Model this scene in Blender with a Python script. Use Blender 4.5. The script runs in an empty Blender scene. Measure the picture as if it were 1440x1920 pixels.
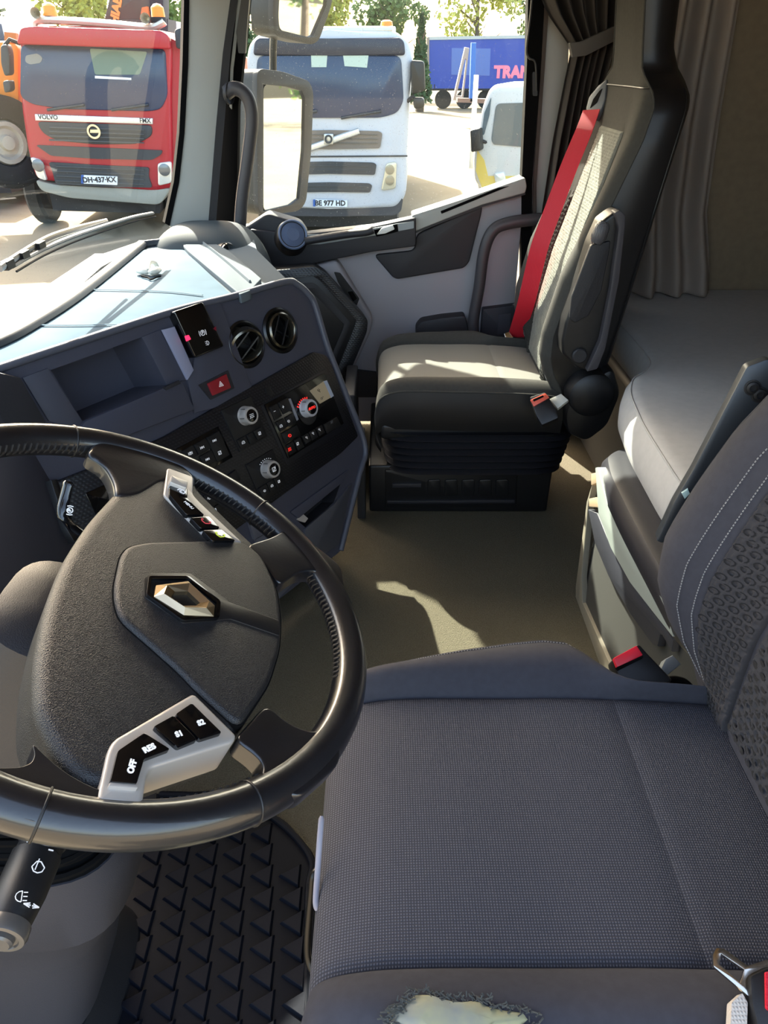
import bpy, bmesh, math, random
from mathutils import Vector
from mathutils.geometry import tessellate_polygon
random.seed(7)
V = Vector
R2 = math.radians
# ---------------------------------------------------------------- camera, world, sun, exposure
sc = bpy.context.scene
col = sc.collection
FPX = 1331.0
PITCH = R2(32.4)
CAM = V((0, 0, 1.25))
cd = bpy.data.cameras.new('camera'); cam = bpy.data.objects.new('camera', cd); col.objects.link(cam)
cd.sensor_fit = 'VERTICAL'; cd.sensor_height = 36.0; cd.sensor_width = 27.0
cd.lens = 36.0 * FPX / 1920.0
cd.clip_start = 0.02; cd.clip_end = 400
cam.location = CAM; cam.rotation_euler = (R2(90) - PITCH, 0, 0)
sc.camera = cam
SUNV = V((.52, -1.22, -1.0)).normalized()          # direction the sunlight travels
w = bpy.data.worlds.new('sky'); sc.world = w; w.use_nodes = True
nt = w.node_tree; nt.nodes.clear()
sky = nt.nodes.new('ShaderNodeTexSky'); sky.sky_type = 'NISHITA'; sky.sun_disc = False
sky.sun_elevation = math.asin(-SUNV.z); sky.sun_rotation = math.atan2(-SUNV.x, -SUNV.y)
sky.air_density = 1.0; sky.dust_density = 4.0; sky.ozone_density = 1.0
bg = nt.nodes.new('ShaderNodeBackground'); bg.inputs[1].default_value = 1.2
wo = nt.nodes.new('ShaderNodeOutputWorld')
wmx = nt.nodes.new('ShaderNodeMix'); wmx.data_type = 'RGBA'; wmx.blend_type = 'MULTIPLY'; wmx.inputs[0].default_value = 1; wmx.inputs[7].default_value = (1.0, .90, .78, 1)   # hazy, slightly warm sky
nt.links.new(sky.outputs[0], wmx.inputs[6]); nt.links.new(wmx.outputs[2], bg.inputs[0]); nt.links.new(bg.outputs[0], wo.inputs[0])
sd = bpy.data.lights.new('sun', 'SUN'); sd.energy = 28.0; sd.angle = R2(.6); sd.color = (1, .93, .80)
sun = bpy.data.objects.new('sun', sd); col.objects.link(sun)
sun.rotation_euler = SUNV.to_track_quat('-Z', 'Y').to_euler(); sun.location = (-20, 30, 25)
sc.view_settings.view_transform = 'Standard'; sc.view_settings.look = 'None'
sc.view_settings.gamma = 1.0; sc.view_settings.use_curve_mapping = False
sc.view_settings.exposure = 0.25

# ---------------------------------------------------------------- pixel rays and frames
_c, _s = math.cos(PITCH), math.sin(PITCH)
def ray(u, v):
    a = (u - 720) / FPX; b = (960 - v) / FPX
    return V((a, _c + b * _s, -_s + b * _c))
class Fr:
    def __init__(s, O, n, x=None):
        s.O = V(O); s.n = V(n).normalized()
        x = V(x) if x is not None else V((0, 0, 1)).cross(s.n)
        s.x = (x - s.n * x.dot(s.n)).normalized(); s.y = s.n.cross(s.x)
    def hit(s, u, v, off=0):
        d = ray(u, v); t = (s.O + s.n * off - CAM).dot(s.n) / d.dot(s.n)
        return CAM + d * t
    def px(s, u, v, off=0):
        p = s.hit(u, v, off) - s.O
        return (p.dot(s.x), p.dot(s.y))
    def w(s, p, q, d=0): return s.O + s.x * p + s.y * q + s.n * d
def at(u, v, y=None, x=None, z=None):
    d = ray(u, v)
    t = y / d.y if y is not None else (x / d.x if x is not None else (z - CAM.z) / d.z)
    return CAM + d * t

# ---------------------------------------------------------------- materials
def lin(h):
    h = h.lstrip('#'); o = []
    for i in (0, 2, 4):
        c = int(h[i:i+2], 16) / 255; o.append(c / 12.92 if c < .04045 else ((c + .055) / 1.055) ** 2.4)
    return (*o, 1)
MATS = {}
def mat(name, hx, rough=.6, metal=0, bump=None, scale=400, strength=.2, vary=0, coat=0, emit=0, hx2=None, dist=.001, spec=.5):
    if name in MATS: return MATS[name]
    m = bpy.data.materials.new(name); m.use_nodes = True; n = m.node_tree.nodes; L = m.node_tree.links
    b = n['Principled BSDF']; c = lin(hx)
    b.inputs['Base Color'].default_value = c; b.inputs['Roughness'].default_value = rough
    b.inputs['Metallic'].default_value = metal; b.inputs['Coat Weight'].default_value = coat
    b.inputs['Specular IOR Level'].default_value = spec
    if emit: b.inputs['Emission Color'].default_value = c; b.inputs['Emission Strength'].default_value = emit
    tc = n.new('ShaderNodeTexCoord')
    def noise_(s, d=3):
        t = n.new('ShaderNodeTexNoise'); t.inputs['Scale'].default_value = s; t.inputs['Detail'].default_value = d
        L.new(tc.outputs['Object'], t.inputs['Vector']); return t
    def wave_(s, ax):
        t = n.new('ShaderNodeTexWave'); t.wave_type = 'BANDS'; t.bands_direction = ax
        t.inputs['Scale'].default_value = s; L.new(tc.outputs['Object'], t.inputs['Vector']); return t
    h = None
    if bump == 'noise': h = noise_(scale).outputs[0]
    elif bump == 'grain':
        t = n.new('ShaderNodeTexVoronoi'); t.inputs['Scale'].default_value = scale
        L.new(tc.outputs['Object'], t.inputs['Vector']); h = t.outputs[0]
    elif bump in ('weave', 'carbon'):
        a = wave_(scale, 'X' if bump == 'weave' else 'DIAGONAL'); b2 = wave_(scale, 'Y' if bump == 'weave' else 'Z')
        x = n.new('ShaderNodeMath'); x.operation = 'MULTIPLY'
        L.new(a.outputs['Fac'], x.inputs[0]); L.new(b2.outputs['Fac'], x.inputs[1]); h = x.outputs[0]
    if h is not None:
        bp = n.new('ShaderNodeBump'); bp.inputs['Strength'].default_value = strength; bp.inputs['Distance'].default_value = dist
        L.new(h, bp.inputs['Height']); L.new(bp.outputs[0], b.inputs['Normal'])
    if vary or hx2:
        mx = n.new('ShaderNodeMix'); mx.data_type = 'RGBA'
        c2 = lin(hx2) if hx2 else tuple(min(1, k * (1 + vary)) for k in c[:3]) + (1,)
        c1 = c if hx2 else tuple(k * (1 - vary) for k in c[:3]) + (1,)
        mx.inputs[6].default_value = c1; mx.inputs[7].default_value = c2
        if hx2 and h is not None: L.new(h, mx.inputs[0])
        else:
            t = noise_(scale / 12 if bump else scale, 5)
            r = n.new('ShaderNodeMapRange'); r.inputs[1].default_value = .35; r.inputs[2].default_value = .65
            L.new(t.outputs[0], r.inputs[0]); L.new(r.outputs[0], mx.inputs[0])
        L.new(mx.outputs[2], b.inputs['Base Color'])
    MATS[name] = m; return m
def glassmat(name, hx, gloss=.06, dust=.0):
    m = bpy.data.materials.new(name); m.use_nodes = True; n = m.node_tree.nodes; L = m.node_tree.links; n.clear()
    o = n.new('ShaderNodeOutputMaterial'); t = n.new('ShaderNodeBsdfTransparent'); t.inputs[0].default_value = lin(hx)
    g = n.new('ShaderNodeBsdfGlossy'); g.inputs['Roughness'].default_value = .02
    f = n.new('ShaderNodeFresnel'); f.inputs[0].default_value = 1.45
    k = n.new('ShaderNodeMath'); k.operation = 'MULTIPLY'; k.inputs[1].default_value = gloss * 10
    x = n.new('ShaderNodeMixShader'); L.new(f.outputs[0], k.inputs[0]); L.new(k.outputs[0], x.inputs[0])
    L.new(t.outputs[0], x.inputs[1]); L.new(g.outputs[0], x.inputs[2]); out = x
    if dust:
        d = n.new('ShaderNodeBsdfDiffuse'); d.inputs[0].default_value = (.75, .74, .70, 1)
        tc = n.new('ShaderNodeTexCoord'); mp = n.new('ShaderNodeMapping'); mp.inputs['Scale'].default_value = (1, 30, 3)
        no = n.new('ShaderNodeTexNoise'); no.inputs['Scale'].default_value = 1.2; no.inputs['Detail'].default_value = 6
        L.new(tc.outputs['Object'], mp.inputs[0]); L.new(mp.outputs[0], no.inputs['Vector'])
        n2 = n.new('ShaderNodeTexNoise'); n2.inputs['Scale'].default_value = 260; L.new(tc.outputs['Object'], n2.inputs['Vector'])
        a = n.new('ShaderNodeMapRange'); a.inputs[1].default_value = .3; a.inputs[2].default_value = .8; a.inputs[3].default_value = dust * .5; a.inputs[4].default_value = dust * 2
        L.new(no.outputs[0], a.inputs[0])
        b = n.new('ShaderNodeMapRange'); b.inputs[1].default_value = .66; b.inputs[2].default_value = .75; b.inputs[3].default_value = 0; b.inputs[4].default_value = .3
        L.new(n2.outputs[0], b.inputs[0])
        s = n.new('ShaderNodeMath'); s.operation = 'ADD'; L.new(a.outputs[0], s.inputs[0]); L.new(b.outputs[0], s.inputs[1])
        y = n.new('ShaderNodeMixShader'); L.new(s.outputs[0], y.inputs[0]); L.new(out.outputs[0], y.inputs[1]); L.new(d.outputs[0], y.inputs[2]); out = y
    L.new(out.outputs[0], o.inputs[0]); return m
PL_NAVY = mat('dash_plastic', '#3e3f4b', .55, bump='grain', scale=900, strength=.15)
PL_DARK = mat('dark_plastic', '#242428', .5, bump='grain', scale=900, strength=.2)
PL_BLACK = mat('black_plastic', '#151517', .42, bump='noise', scale=500, strength=.08)
GLOSS = mat('gloss_black', '#08080a', .12, coat=.4)
CARBON = mat('carbon_print', '#0e0e11', .35, bump='carbon', scale=52, strength=.5, hx2='#26262c', dist=.0006)
HUB = mat('wheel_grain', '#1e1e20', .42, bump='grain', scale=1150, strength=.6, vary=.12, dist=.0006)
LEATHER = mat('wheel_leather', '#17171a', .30, bump='noise', scale=260, strength=.12, vary=.25, coat=.5)
THREAD = mat('grey_thread', '#8b8b8d', .8)
THREADB = mat('black_thread', '#1d1d1f', .5)
SILVER = mat('satin_silver', '#bdb6ae', .4, metal=.35)
CHROME = mat('chrome', '#d8d2c6', .14, metal=1)
EMBLEM = mat('warm_chrome', '#c9b391', .30, metal=1)
WHITE = mat('icon_white', '#e8e8ea', .5, emit=.25)
REDL = mat('icon_red_lit', '#ff3028', .4, emit=1.0)
GREENL = mat('icon_green_lit', '#b8c840', .4, emit=.6)
FAB = mat('seat_weave', '#34343a', .85, bump='weave', scale=118, strength=.6, hx2='#62626b', dist=.001, spec=.25)
FABS = mat('seat_fine_weave', '#3a3a41', .88, bump='noise', scale=1300, strength=.35, vary=.06, dist=.0006, spec=.22)
FABD = mat('seat_mesh', '#36363a', .9, bump='noise', scale=900, strength=.3, vary=.12, spec=.2)
FABP = mat('passenger_weave', '#6b6a66', .9, bump='weave', scale=200, strength=.4, hx2='#8f8d84', spec=.25)
FABR = mat('ribbed_grey', '#77776f', .8, bump='noise', scale=500, strength=.3, vary=.1, spec=.25)
SKIN = mat('seat_leatherette', '#101013', .45, bump='noise', scale=350, strength=.1)
RUBBER = mat('rubber', '#0b0e16', .6, bump='noise', scale=200, strength=.15, spec=.15)
MATTE = mat('black_rubber_seal', '#0c0c0d', .9, spec=.08)
CARPET = mat('carpet', '#48443a', 1, bump='noise', scale=420, strength=1, hx2='#76705f', dist=.004, spec=.05)
MATTR = mat('mattress_cloth', '#aeadab', .95, bump='noise', scale=700, strength=.2, vary=.03, spec=.1)
GREYT = mat('pale_trim', '#9fa19d', .6, bump='grain', scale=800, strength=.1)
DOORG = mat('door_grey', '#918e93', .6, bump='grain', scale=800, strength=.15)
DOORD = mat('door_dark', '#27262a', .6, bump='grain', scale=800, strength=.15)
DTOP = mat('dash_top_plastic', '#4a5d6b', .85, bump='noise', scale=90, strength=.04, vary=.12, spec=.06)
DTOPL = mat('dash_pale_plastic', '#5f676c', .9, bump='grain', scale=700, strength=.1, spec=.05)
STRIP = mat('pale_green_plastic', '#98a19b', .35)
REDB = mat('red_webbing', '#c4142c', .6, bump='weave', scale=150, strength=.3)
REDP = mat('red_plastic', '#e02638', .35)
REDH = mat('hazard_red', '#8a1c24', .4)
CURT = mat('dark_curtain', '#585350', .95, bump='noise', scale=600, strength=.2, spec=.1)
CURB = mat('beige_curtain', '#b8aca2', .95, bump='noise', scale=600, strength=.2, spec=.1)
WALLB = mat('wall_cloth', '#7c6f5d', .95, bump='noise', scale=500, strength=.2, vary=.05, spec=.1)
METAL = mat('dull_steel', '#8e8e92', .3, metal=1)
TORN = mat('torn_foam', '#9c9a86', 1, bump='noise', scale=300, strength=.6, hx2='#c9c7ae')
CLIPW = mat('white_clip', '#d8d4c8', .4)
GLASS = glassmat('window_glass', '#f2f6f4', .035, .012)
GLASSD = glassmat('windscreen_glass', '#eef3f1', .006, .012)
MIRROR = mat('mirror_glass', '#eef0f0', .02, metal=1)

# ---------------------------------------------------------------- object helpers
def wl(o):
    p = V((0, 0, 0))
    while o is not None: p += o.location; o = o.parent
    return p
def obj(name, bm, m, parent=None, smooth=True, kind=None, label=None, auto=True):
    """link a bmesh holding world coordinates as one object"""
    bmesh.ops.recalc_face_normals(bm, faces=bm.faces)
    me = bpy.data.meshes.new(name)
    if parent is not None: off = wl(parent)
    else:
        xs = [v.co for v in bm.verts]
        off = V(((min(p.x for p in xs) + max(p.x for p in xs)) / 2, (min(p.y for p in xs) + max(p.y for p in xs)) / 2, min(p.z for p in xs)))
    bmesh.ops.translate(bm, verts=bm.verts, vec=-off)
    bm.to_mesh(me); bm.free()
    for mm in (m if isinstance(m, (list, tuple)) else [m]): me.materials.append(mm)
    if smooth:
        me.polygons.foreach_set('use_smooth', [True] * len(me.polygons))
        if auto and hasattr(me, 'set_sharp_from_angle'): me.set_sharp_from_angle(angle=R2(38))
    o = bpy.data.objects.new(name, me); col.objects.link(o)
    if parent is not None: o.parent = parent
    else: o.location = off
    if kind: o['kind'] = kind
    if label: o['label'] = label
    return o
def tag(o, label, cat, group=None):
    o['label'] = label; o['category'] = cat
    if group: o['group'] = group
    return o
def thing(name, label, cat, loc, group=None):
    o = bpy.data.objects.new(name, None); col.objects.link(o); o.location = loc; o.empty_display_size = .05
    return tag(o, label, cat, group)
def area(p): return sum(p[i][0] * p[(i+1) % len(p)][1] - p[(i+1) % len(p)][0] * p[i][1] for i in range(len(p))) / 2
def rnd(pts, r, n=4):
    """round the corners of a 2d polygon"""
    out = []; k = len(pts)
    for i in range(k):
        p = V(pts[i]); a = V(pts[i-1]) - p; b = V(pts[(i+1) % k]) - p
        rr = r[i] if isinstance(r, (list, tuple)) else r
        d = min(rr, a.length * .45, b.length * .45)
        if d < 1e-6: out.append(tuple(p)); continue
        p0 = p + a.normalized() * d; p1 = p + b.normalized() * d
        for j in range(n + 1):
            t = j / n; q = p0 * (1-t)**2 + p * 2*t*(1-t) + p1 * t*t; out.append(tuple(q))
    return out
def plate_bm(fr, pts, d0, d1, r=0, bev=0, px=True, holes=(), off=None, seg=2, bm=None):
    o = d1 if off is None else off
    conv = (lambda L: [fr.px(u, v, o) for u, v in L]) if px else (lambda L: list(L))
    P = conv(pts)
    if area(P) < 0: P.reverse()
    if r: P = rnd(P, r)
    own = bmesh.new()
    if holes:
        loops = [P] + [conv(h) for h in holes]
        tr = tessellate_polygon([[V((p, q, 0)) for p, q in L] for L in loops])
        vs = [own.verts.new(fr.w(p, q, d0)) for L in loops for p, q in L]
        fs = [own.faces.new([vs[i] for i in t]) for t in tr if len(set(t)) == 3]
        bmesh.ops.recalc_face_normals(own, faces=own.faces)
    else: fs = [own.faces.new([own.verts.new(fr.w(p, q, d0)) for p, q in P])]
    ex = bmesh.ops.extrude_face_region(own, geom=fs)
    tv = set(v for v in ex['geom'] if isinstance(v, bmesh.types.BMVert))
    bmesh.ops.translate(own, verts=list(tv), vec=fr.n * (d1 - d0))
    if bev:
        te = [e for e in own.edges if e.verts[0] in tv and e.verts[1] in tv and any(not all(v in tv for v in f.verts) for f in e.link_faces)]
        bmesh.ops.bevel(own, geom=te, offset=bev, segments=seg, profile=.5, affect='EDGES', clamp_overlap=True)
    if bm is None: return own
    me = bpy.data.meshes.new('t'); own.to_mesh(me); own.free(); bm.from_mesh(me); bpy.data.meshes.remove(me); return bm
def plate(name, fr, pts, d0, d1, m, parent=None, r=0, bev=0, px=True, holes=(), off=None, seg=2, kind=None, label=None, smooth=True):
    return obj(name, plate_bm(fr, pts, d0, d1, r, bev, px, holes, off, seg), m, parent, kind=kind, label=label, smooth=smooth)
def cr(pts, n=8, closed=False):
    P = [V(p) for p in pts]; k = len(P); out = []
    for i in range(k if closed else k - 1):
        if closed: a, b, c, d = P[i-1], P[i], P[(i+1) % k], P[(i+2) % k]
        else: a, b, c, d = P[max(i-1, 0)], P[i], P[i+1], P[min(i+2, k-1)]
        for j in range(n):
            t = j / n
            out.append(.5 * ((2*b) + (c-a)*t + (2*a-5*b+4*c-d)*t*t + (3*b-a-3*c+d)*t**3))
    if not closed: out.append(P[-1])
    return out
def tube(bm, pts, r, seg=10, closed=False, flat=None, up=None):
    """sweep a circle (or an ellipse: flat = second radius along up) over pts; r may be a list"""
    P = [V(p) for p in pts]; k = len(P); rings = []
    u0 = V(up) if up is not None else None
    for i in range(k):
        if closed: t = (P[(i+1) % k] - P[i-1])
        else: t = P[min(i+1, k-1)] - P[max(i-1, 0)]
        t.normalize()
        if up is not None: u = u0 - t * u0.dot(t)
        else:
            if i == 0: u = t.orthogonal()
            else: u = pu - t * pu.dot(t)
        if u.length < 1e-6: u = t.orthogonal()
        u.normalize(); pu = u; s = t.cross(u)
        rr = r[i] if isinstance(r, (list, tuple)) else r
        fl = (flat[i] if isinstance(flat, (list, tuple)) else flat) if flat is not None else rr
        rings.append([bm.verts.new(P[i] + s * rr * math.cos(2*math.pi*j/seg) + u * fl * math.sin(2*math.pi*j/seg)) for j in range(seg)])
    for i in range(k if closed else k - 1):
        A, B = rings[i], rings[(i+1) % k]
        for j in range(seg): bm.faces.new((A[j], A[(j+1) % seg], B[(j+1) % seg], B[j]))
    if not closed: bm.faces.new(rings[0]); bm.faces.new(rings[-1][::-1])
    return bm
def ribbon(bm, pts, side, wd, th):
    """flat strap along pts; side = width direction (vector or list)"""
    rings = []
    for i, p in enumerate(pts):
        p = V(p); t = (V(pts[min(i+1, len(pts)-1)]) - V(pts[max(i-1, 0)])).normalized()
        s = V(side[i] if isinstance(side, list) else side); s = (s - t * s.dot(t)).normalized(); n = t.cross(s)
        ww = wd[i] if isinstance(wd, list) else wd
        rings.append([bm.verts.new(p + s*a*ww/2 + n*b*th/2) for a, b in ((-1,-1),(1,-1),(1,1),(-1,1))])
    for A, B in zip(rings, rings[1:]):
        for j in range(4): bm.faces.new((A[j], A[(j+1) % 4], B[(j+1) % 4], B[j]))
    bm.faces.new(rings[0]); bm.faces.new(rings[-1][::-1]); return bm
def lathe(bm, O, ax, prof, seg=32, xdir=None):
    """prof: list of (radius, height along axis)"""
    O = V(O); ax = V(ax).normalized(); x = V(xdir) if xdir else ax.orthogonal(); x = (x - ax*x.dot(ax)).normalized(); y = ax.cross(x)
    rings = []
    for r, h in prof:
        if r < 1e-6: rings.append([bm.verts.new(O + ax*h)])
        else: rings.append([bm.verts.new(O + ax*h + (x*math.cos(2*math.pi*j/seg) + y*math.sin(2*math.pi*j/seg))*r) for j in range(seg)])
    for A, B in zip(rings, rings[1:]):
        for j in range(seg):
            if len(A) == 1 and len(B) == 1: continue
            if len(A) == 1: bm.faces.new((A[0], B[(j+1) % seg], B[j]))
            elif len(B) == 1: bm.faces.new((A[j], A[(j+1) % seg], B[0]))
            else: bm.faces.new((A[j], A[(j+1) % seg], B[(j+1) % seg], B[j]))
    return bm
def grid(bm, fn, nu, nv, cu=False, thick=None):
    """fn(i/nu, j/nv) -> point"""
    g = [[bm.verts.new(fn(i/nu, j/nv)) for j in range(nv+1)] for i in range(nu if cu else nu+1)]
    for i in range(nu):
        for j in range(nv):
            a = g[i]; b = g[(i+1) % len(g)]; bm.faces.new((a[j], b[j], b[j+1], a[j+1]))
    if thick: bmesh.ops.solidify(bm, geom=bm.faces[:], thickness=thick)
    return bm
def loft(bm, loops, cap=True):
    rs = [[bm.verts.new(p) for p in L] for L in loops]; k = len(rs[0])
    for A, B in zip(rs, rs[1:]):
        for j in range(k): bm.faces.new((A[j], A[(j+1) % k], B[(j+1) % k], B[j]))
    if cap: bm.faces.new(rs[0]); bm.faces.new(rs[-1][::-1])
    return bm
def box(bm, a, b, bev=0):
    own = bmesh.new() if bev else bm
    a = V(a); b = V(b)
    vs = [own.verts.new((x, y, z)) for x in (a.x, b.x) for y in (a.y, b.y) for z in (a.z, b.z)]
    for f in ((0,1,3,2),(4,6,7,5),(0,4,5,1),(2,3,7,6),(0,2,6,4),(1,5,7,3)): own.faces.new([vs[i] for i in f])
    if bev:
        bmesh.ops.recalc_face_normals(own, faces=own.faces)
        bmesh.ops.bevel(own, geom=own.edges[:], offset=bev, segments=3, profile=.5, affect='EDGES')
        me = bpy.data.meshes.new('t'); own.to_mesh(me); own.free(); bm.from_mesh(me); bpy.data.meshes.remove(me)
    return bm
def boxo(name, a, b, m, parent=None, bev=0, **k): return obj(name, box(bmesh.new(), a, b, bev), m, parent, **k)
def sell(cx, cy, hx, hy, z, e=.35, n=32):
    """superellipse loop at height z"""
    L = []
    for j in range(n):
        t = 2*math.pi*j/n; c, s = math.cos(t), math.sin(t)
        L.append(V((cx + hx*math.copysign(abs(c)**e, c), cy + hy*math.copysign(abs(s)**e, s), z)))
    return L
def ss(a, b, x):
    t = max(0, min(1, (x-a)/(b-a))); return t*t*(3-2*t)
def lerp(a, b, t): return a + (b-a)*t
def interp(tab, x):
    if x <= tab[0][0]: return tab[0][1]
    for (a, p), (b, q) in zip(tab, tab[1:]):
        if x <= b: return p + (q-p)*ss(a, b, x) if False else p + (q-p)*(x-a)/(b-a)
    return tab[-1][1]
def text(s, fr, u, v, size, m, parent=None, off=0, ang=0, name='lettering', px=True, bold=0, thick=.0002, vertical=None):
    cu = bpy.data.curves.new('t', 'FONT'); cu.body = s; cu.size = size; cu.extrude = thick; cu.align_x = 'CENTER'; cu.align_y = 'CENTER'; cu.offset = bold
    cu.resolution_u = 3
    o = bpy.data.objects.new('t', cu); col.objects.link(o); dg = bpy.context.evaluated_depsgraph_get()
    me = bpy.data.meshes.new_from_object(o.evaluated_get(dg)); bpy.data.objects.remove(o); bpy.data.curves.remove(cu)
    bm = bmesh.new(); bm.from_mesh(me); bpy.data.meshes.remove(me)
    p, q = fr.px(u, v, off) if px else (u, v); c, sn = math.cos(ang), math.sin(ang)
    for vt in bm.verts:
        x, y, z = vt.co; vt.co = fr.w(p + x*c - y*sn, q + x*sn + y*c, off + z)
    return obj(name, bm, m, parent, smooth=False)
def angpx(fr, u0, v0, u1, v1, off=0):
    a = fr.px(u0, v0, off); b = fr.px(u1, v1, off); return math.atan2(b[1]-a[1], b[0]-a[0])
# stroke icons: unit-square polylines
IC = {
 'ring': [[(math.cos(t*math.pi/8)*.5, math.sin(t*math.pi/8)*.5) for t in range(17)]],
 'tri': [[(-.5,-.4),(.5,-.4),(0,.5),(-.5,-.4)], [(-.2,-.24),(.2,-.24),(0,.14),(-.2,-.24)]],
 'lines': [[(-.5,.25),(.5,.25)], [(-.5,-.05),(.5,-.05)], [(-.2,-.35),(.5,-.35)], [(-.5,-.5),(-.3,-.2)]],
 'car': [[(-.5,-.3),(-.5,.1),(-.25,.4),(.3,.4),(.5,.1),(.5,-.3),(-.5,-.3)], [(-.3,-.1),(.3,.2)]],
 'fan': [[(-.4,-.4),(.4,.4)], [(-.4,.4),(.4,-.4)], [(0,-.5),(0,.5)]],
 'seat': [[(-.4,.45),(-.2,.0),(.2,-.05),(.3,-.45)], [(-.1,.4),(.1,.5)], [(.1,.2),(.45,.2)]],
 'lamp': [[(-.1,.4),(-.1,-.4)]+[(-.1+.45*math.sin(t*math.pi/6), -.4*math.cos(t*math.pi/6)) for t in range(7)], [(-.5,.3),(-.2,.3)], [(-.5,0),(-.2,0)], [(-.5,-.3),(-.2,-.3)]],
 'axle': [[(-.5,.3),(-.5,-.3)], [(.5,.3),(.5,-.3)], [(-.5,0),(.5,0)], [(-.15,.2),(.15,.2),(.15,-.2),(-.15,-.2),(-.15,.2)]],
 'plus': [[(-.4,0),(.4,0)], [(0,-.4),(0,.4)]], 'minus': [[(-.4,0),(.4,0)]],
 'loop': [[(-.5,-.1),(-.3,.3),(.2,.35),(.5,.1),(.4,-.3),(-.1,-.3),(-.2,0),(.1,.05)]],
 'box': [[(-.4,-.4),(.4,-.4),(.4,.4),(-.4,.4),(-.4,-.4)], [(-.4,-.4),(.4,.4)], [(0,-.4),(0,.1)]],
 'park': [[(math.cos(t*math.pi/6)*.34, math.sin(t*math.pi/6)*.34) for t in range(13)], [(-.5,.35),(-.56,0),(-.5,-.35)], [(.5,.35),(.56,0),(.5,-.35)], [(-.08,-.2),(-.08,.2),(.12,.2),(.12,0),(-.08,0)]],
 'phone': [[(-.45,.2),(-.35,-.1),(0,-.3),(.35,-.1),(.45,.2)], [(-.45,.2),(-.25,.2)], [(.45,.2),(.25,.2)]],
 'wiper': [[(-.45,.1),(-.3,.4),(.0,.5),(.3,.4),(.45,.1),(.15,-.3),(-.15,-.3),(-.45,.1)], [(0,-.5),(.2,.3)]],
 'arrows': [[(-.1,.1),(-.5,.0),(-.1,-.1)], [(-.5,0),(-.05,0)], [(.1,.1),(.5,0),(.1,-.1)], [(.5,0),(.05,0)]],
}
def icon(kind, fr, u, v, size, m, parent, off, ang=0, wd=None, px=True):
    p0, q0 = fr.px(u, v, off) if px else (u, v); c, s = math.cos(ang), math.sin(ang); wd = wd or size*.07
    bm = bmesh.new()
    for line in IC[kind]:
        pts = [(p0 + (x*c - y*s)*size, q0 + (x*s + y*c)*size) for x, y in line]
        for (a, b), (d, e) in zip(pts, pts[1:]):
            n = V((-(e-b), d-a)); 
            if n.length < 1e-9: continue
            n = n.normalized()*wd/2
            q = [bm.verts.new(fr.w(a+n.x, b+n.y, off)), bm.verts.new(fr.w(d+n.x, e+n.y, off)), bm.verts.new(fr.w(d-n.x, e-n.y, off)), bm.verts.new(fr.w(a-n.x, b-n.y, off))]
            bm.faces.new(q)
    ex = bmesh.ops.extrude_face_region(bm, geom=bm.faces[:])
    bmesh.ops.translate(bm, verts=[v_ for v_ in ex['geom'] if isinstance(v_, bmesh.types.BMVert)], vec=fr.n*.0003)
    return obj('icon', bm, m, parent, smooth=False)
def struct(o): o['kind'] = 'structure'; return o
ZF = .08
# ---------------------------------------------------------------- the cab shell
struct(boxo('floor', (-1.0, -.1, ZF-.06), (1.6, 2.52, ZF), CARPET))
struct(boxo('ceiling', (-.52, .0, 1.98), (1.6, 2.52, 2.03), WALLB))
struct(boxo('wall_rear', (1.56, .0, ZF), (1.6, 2.5, 1.98), WALLB))
struct(boxo('wall_right', (.545, 2.452, ZF), (1.56, 2.5, 1.98), WALLB))
struct(boxo('wall_left', (.80, .0, ZF), (1.56, .04, 1.98), WALLB))
struct(boxo('wall_front', (-.98, .1, ZF-.06), (-.94, 2.5, .70), PL_DARK))
DOOR = Fr((0, 2.45, 0), (0, -1, 0), (1, 0, 0))
def wx(y, z): return -.64 - .16*(1-((y-1.25)/1.2)**2) + .21*(z-.82)
bm = grid(bmesh.new(), lambda i, j: V((wx(lerp(.10, 2.36, i), lerp(.74, 1.42, j)), lerp(.10, 2.36, i), lerp(.74, 1.42, j))), 28, 10)
ws = struct(obj('window_1', bm, GLASSD)); ws['label'] = 'dusty windscreen of the cab'
# unseen header above the windscreen, brought low to keep sun off the driver's seat
struct(obj('shading_header', grid(bmesh.new(), lambda i, j: V((lerp(wx(lerp(.05, 2.45, i), 1.41)+.0, -.46, j), lerp(.05, 2.45, i), lerp(1.41, 1.99, j))), 24, 2, thick=.02), WALLB))
# A pillar on the passenger side: a pale trim between windscreen and door, with seals
PIL = Fr(at(400, 300, y=2.37), (.42, -.9, .05), (1, .45, 0))
a = plate('trim_1', PIL, [(350,-120),(352,0),(350,120),(343,250),(333,340),(316,420),(330,440),(412,440),(405,418),(418,240),(432,100),(448,0),(458,-120)], -.03, .0, GREYT, bev=.006, seg=3)
struct(a)
b_ = plate('seal', PIL, [(343,-120),(345,0),(342,120),(336,250),(326,340),(309,418),(318,424),(336,342),(346,250),(353,120),(355,0),(353,-120)], -.035, .004, MATTE, a)
b_ = plate('seal', PIL, [(440,-120),(432,0),(418,100),(405,240),(398,330),(390,430),(404,430),(412,330),(420,240),(432,100),(446,0),(456,-120)], -.035, .003, PL_DARK, a, label='dark inner edge strip')
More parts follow.
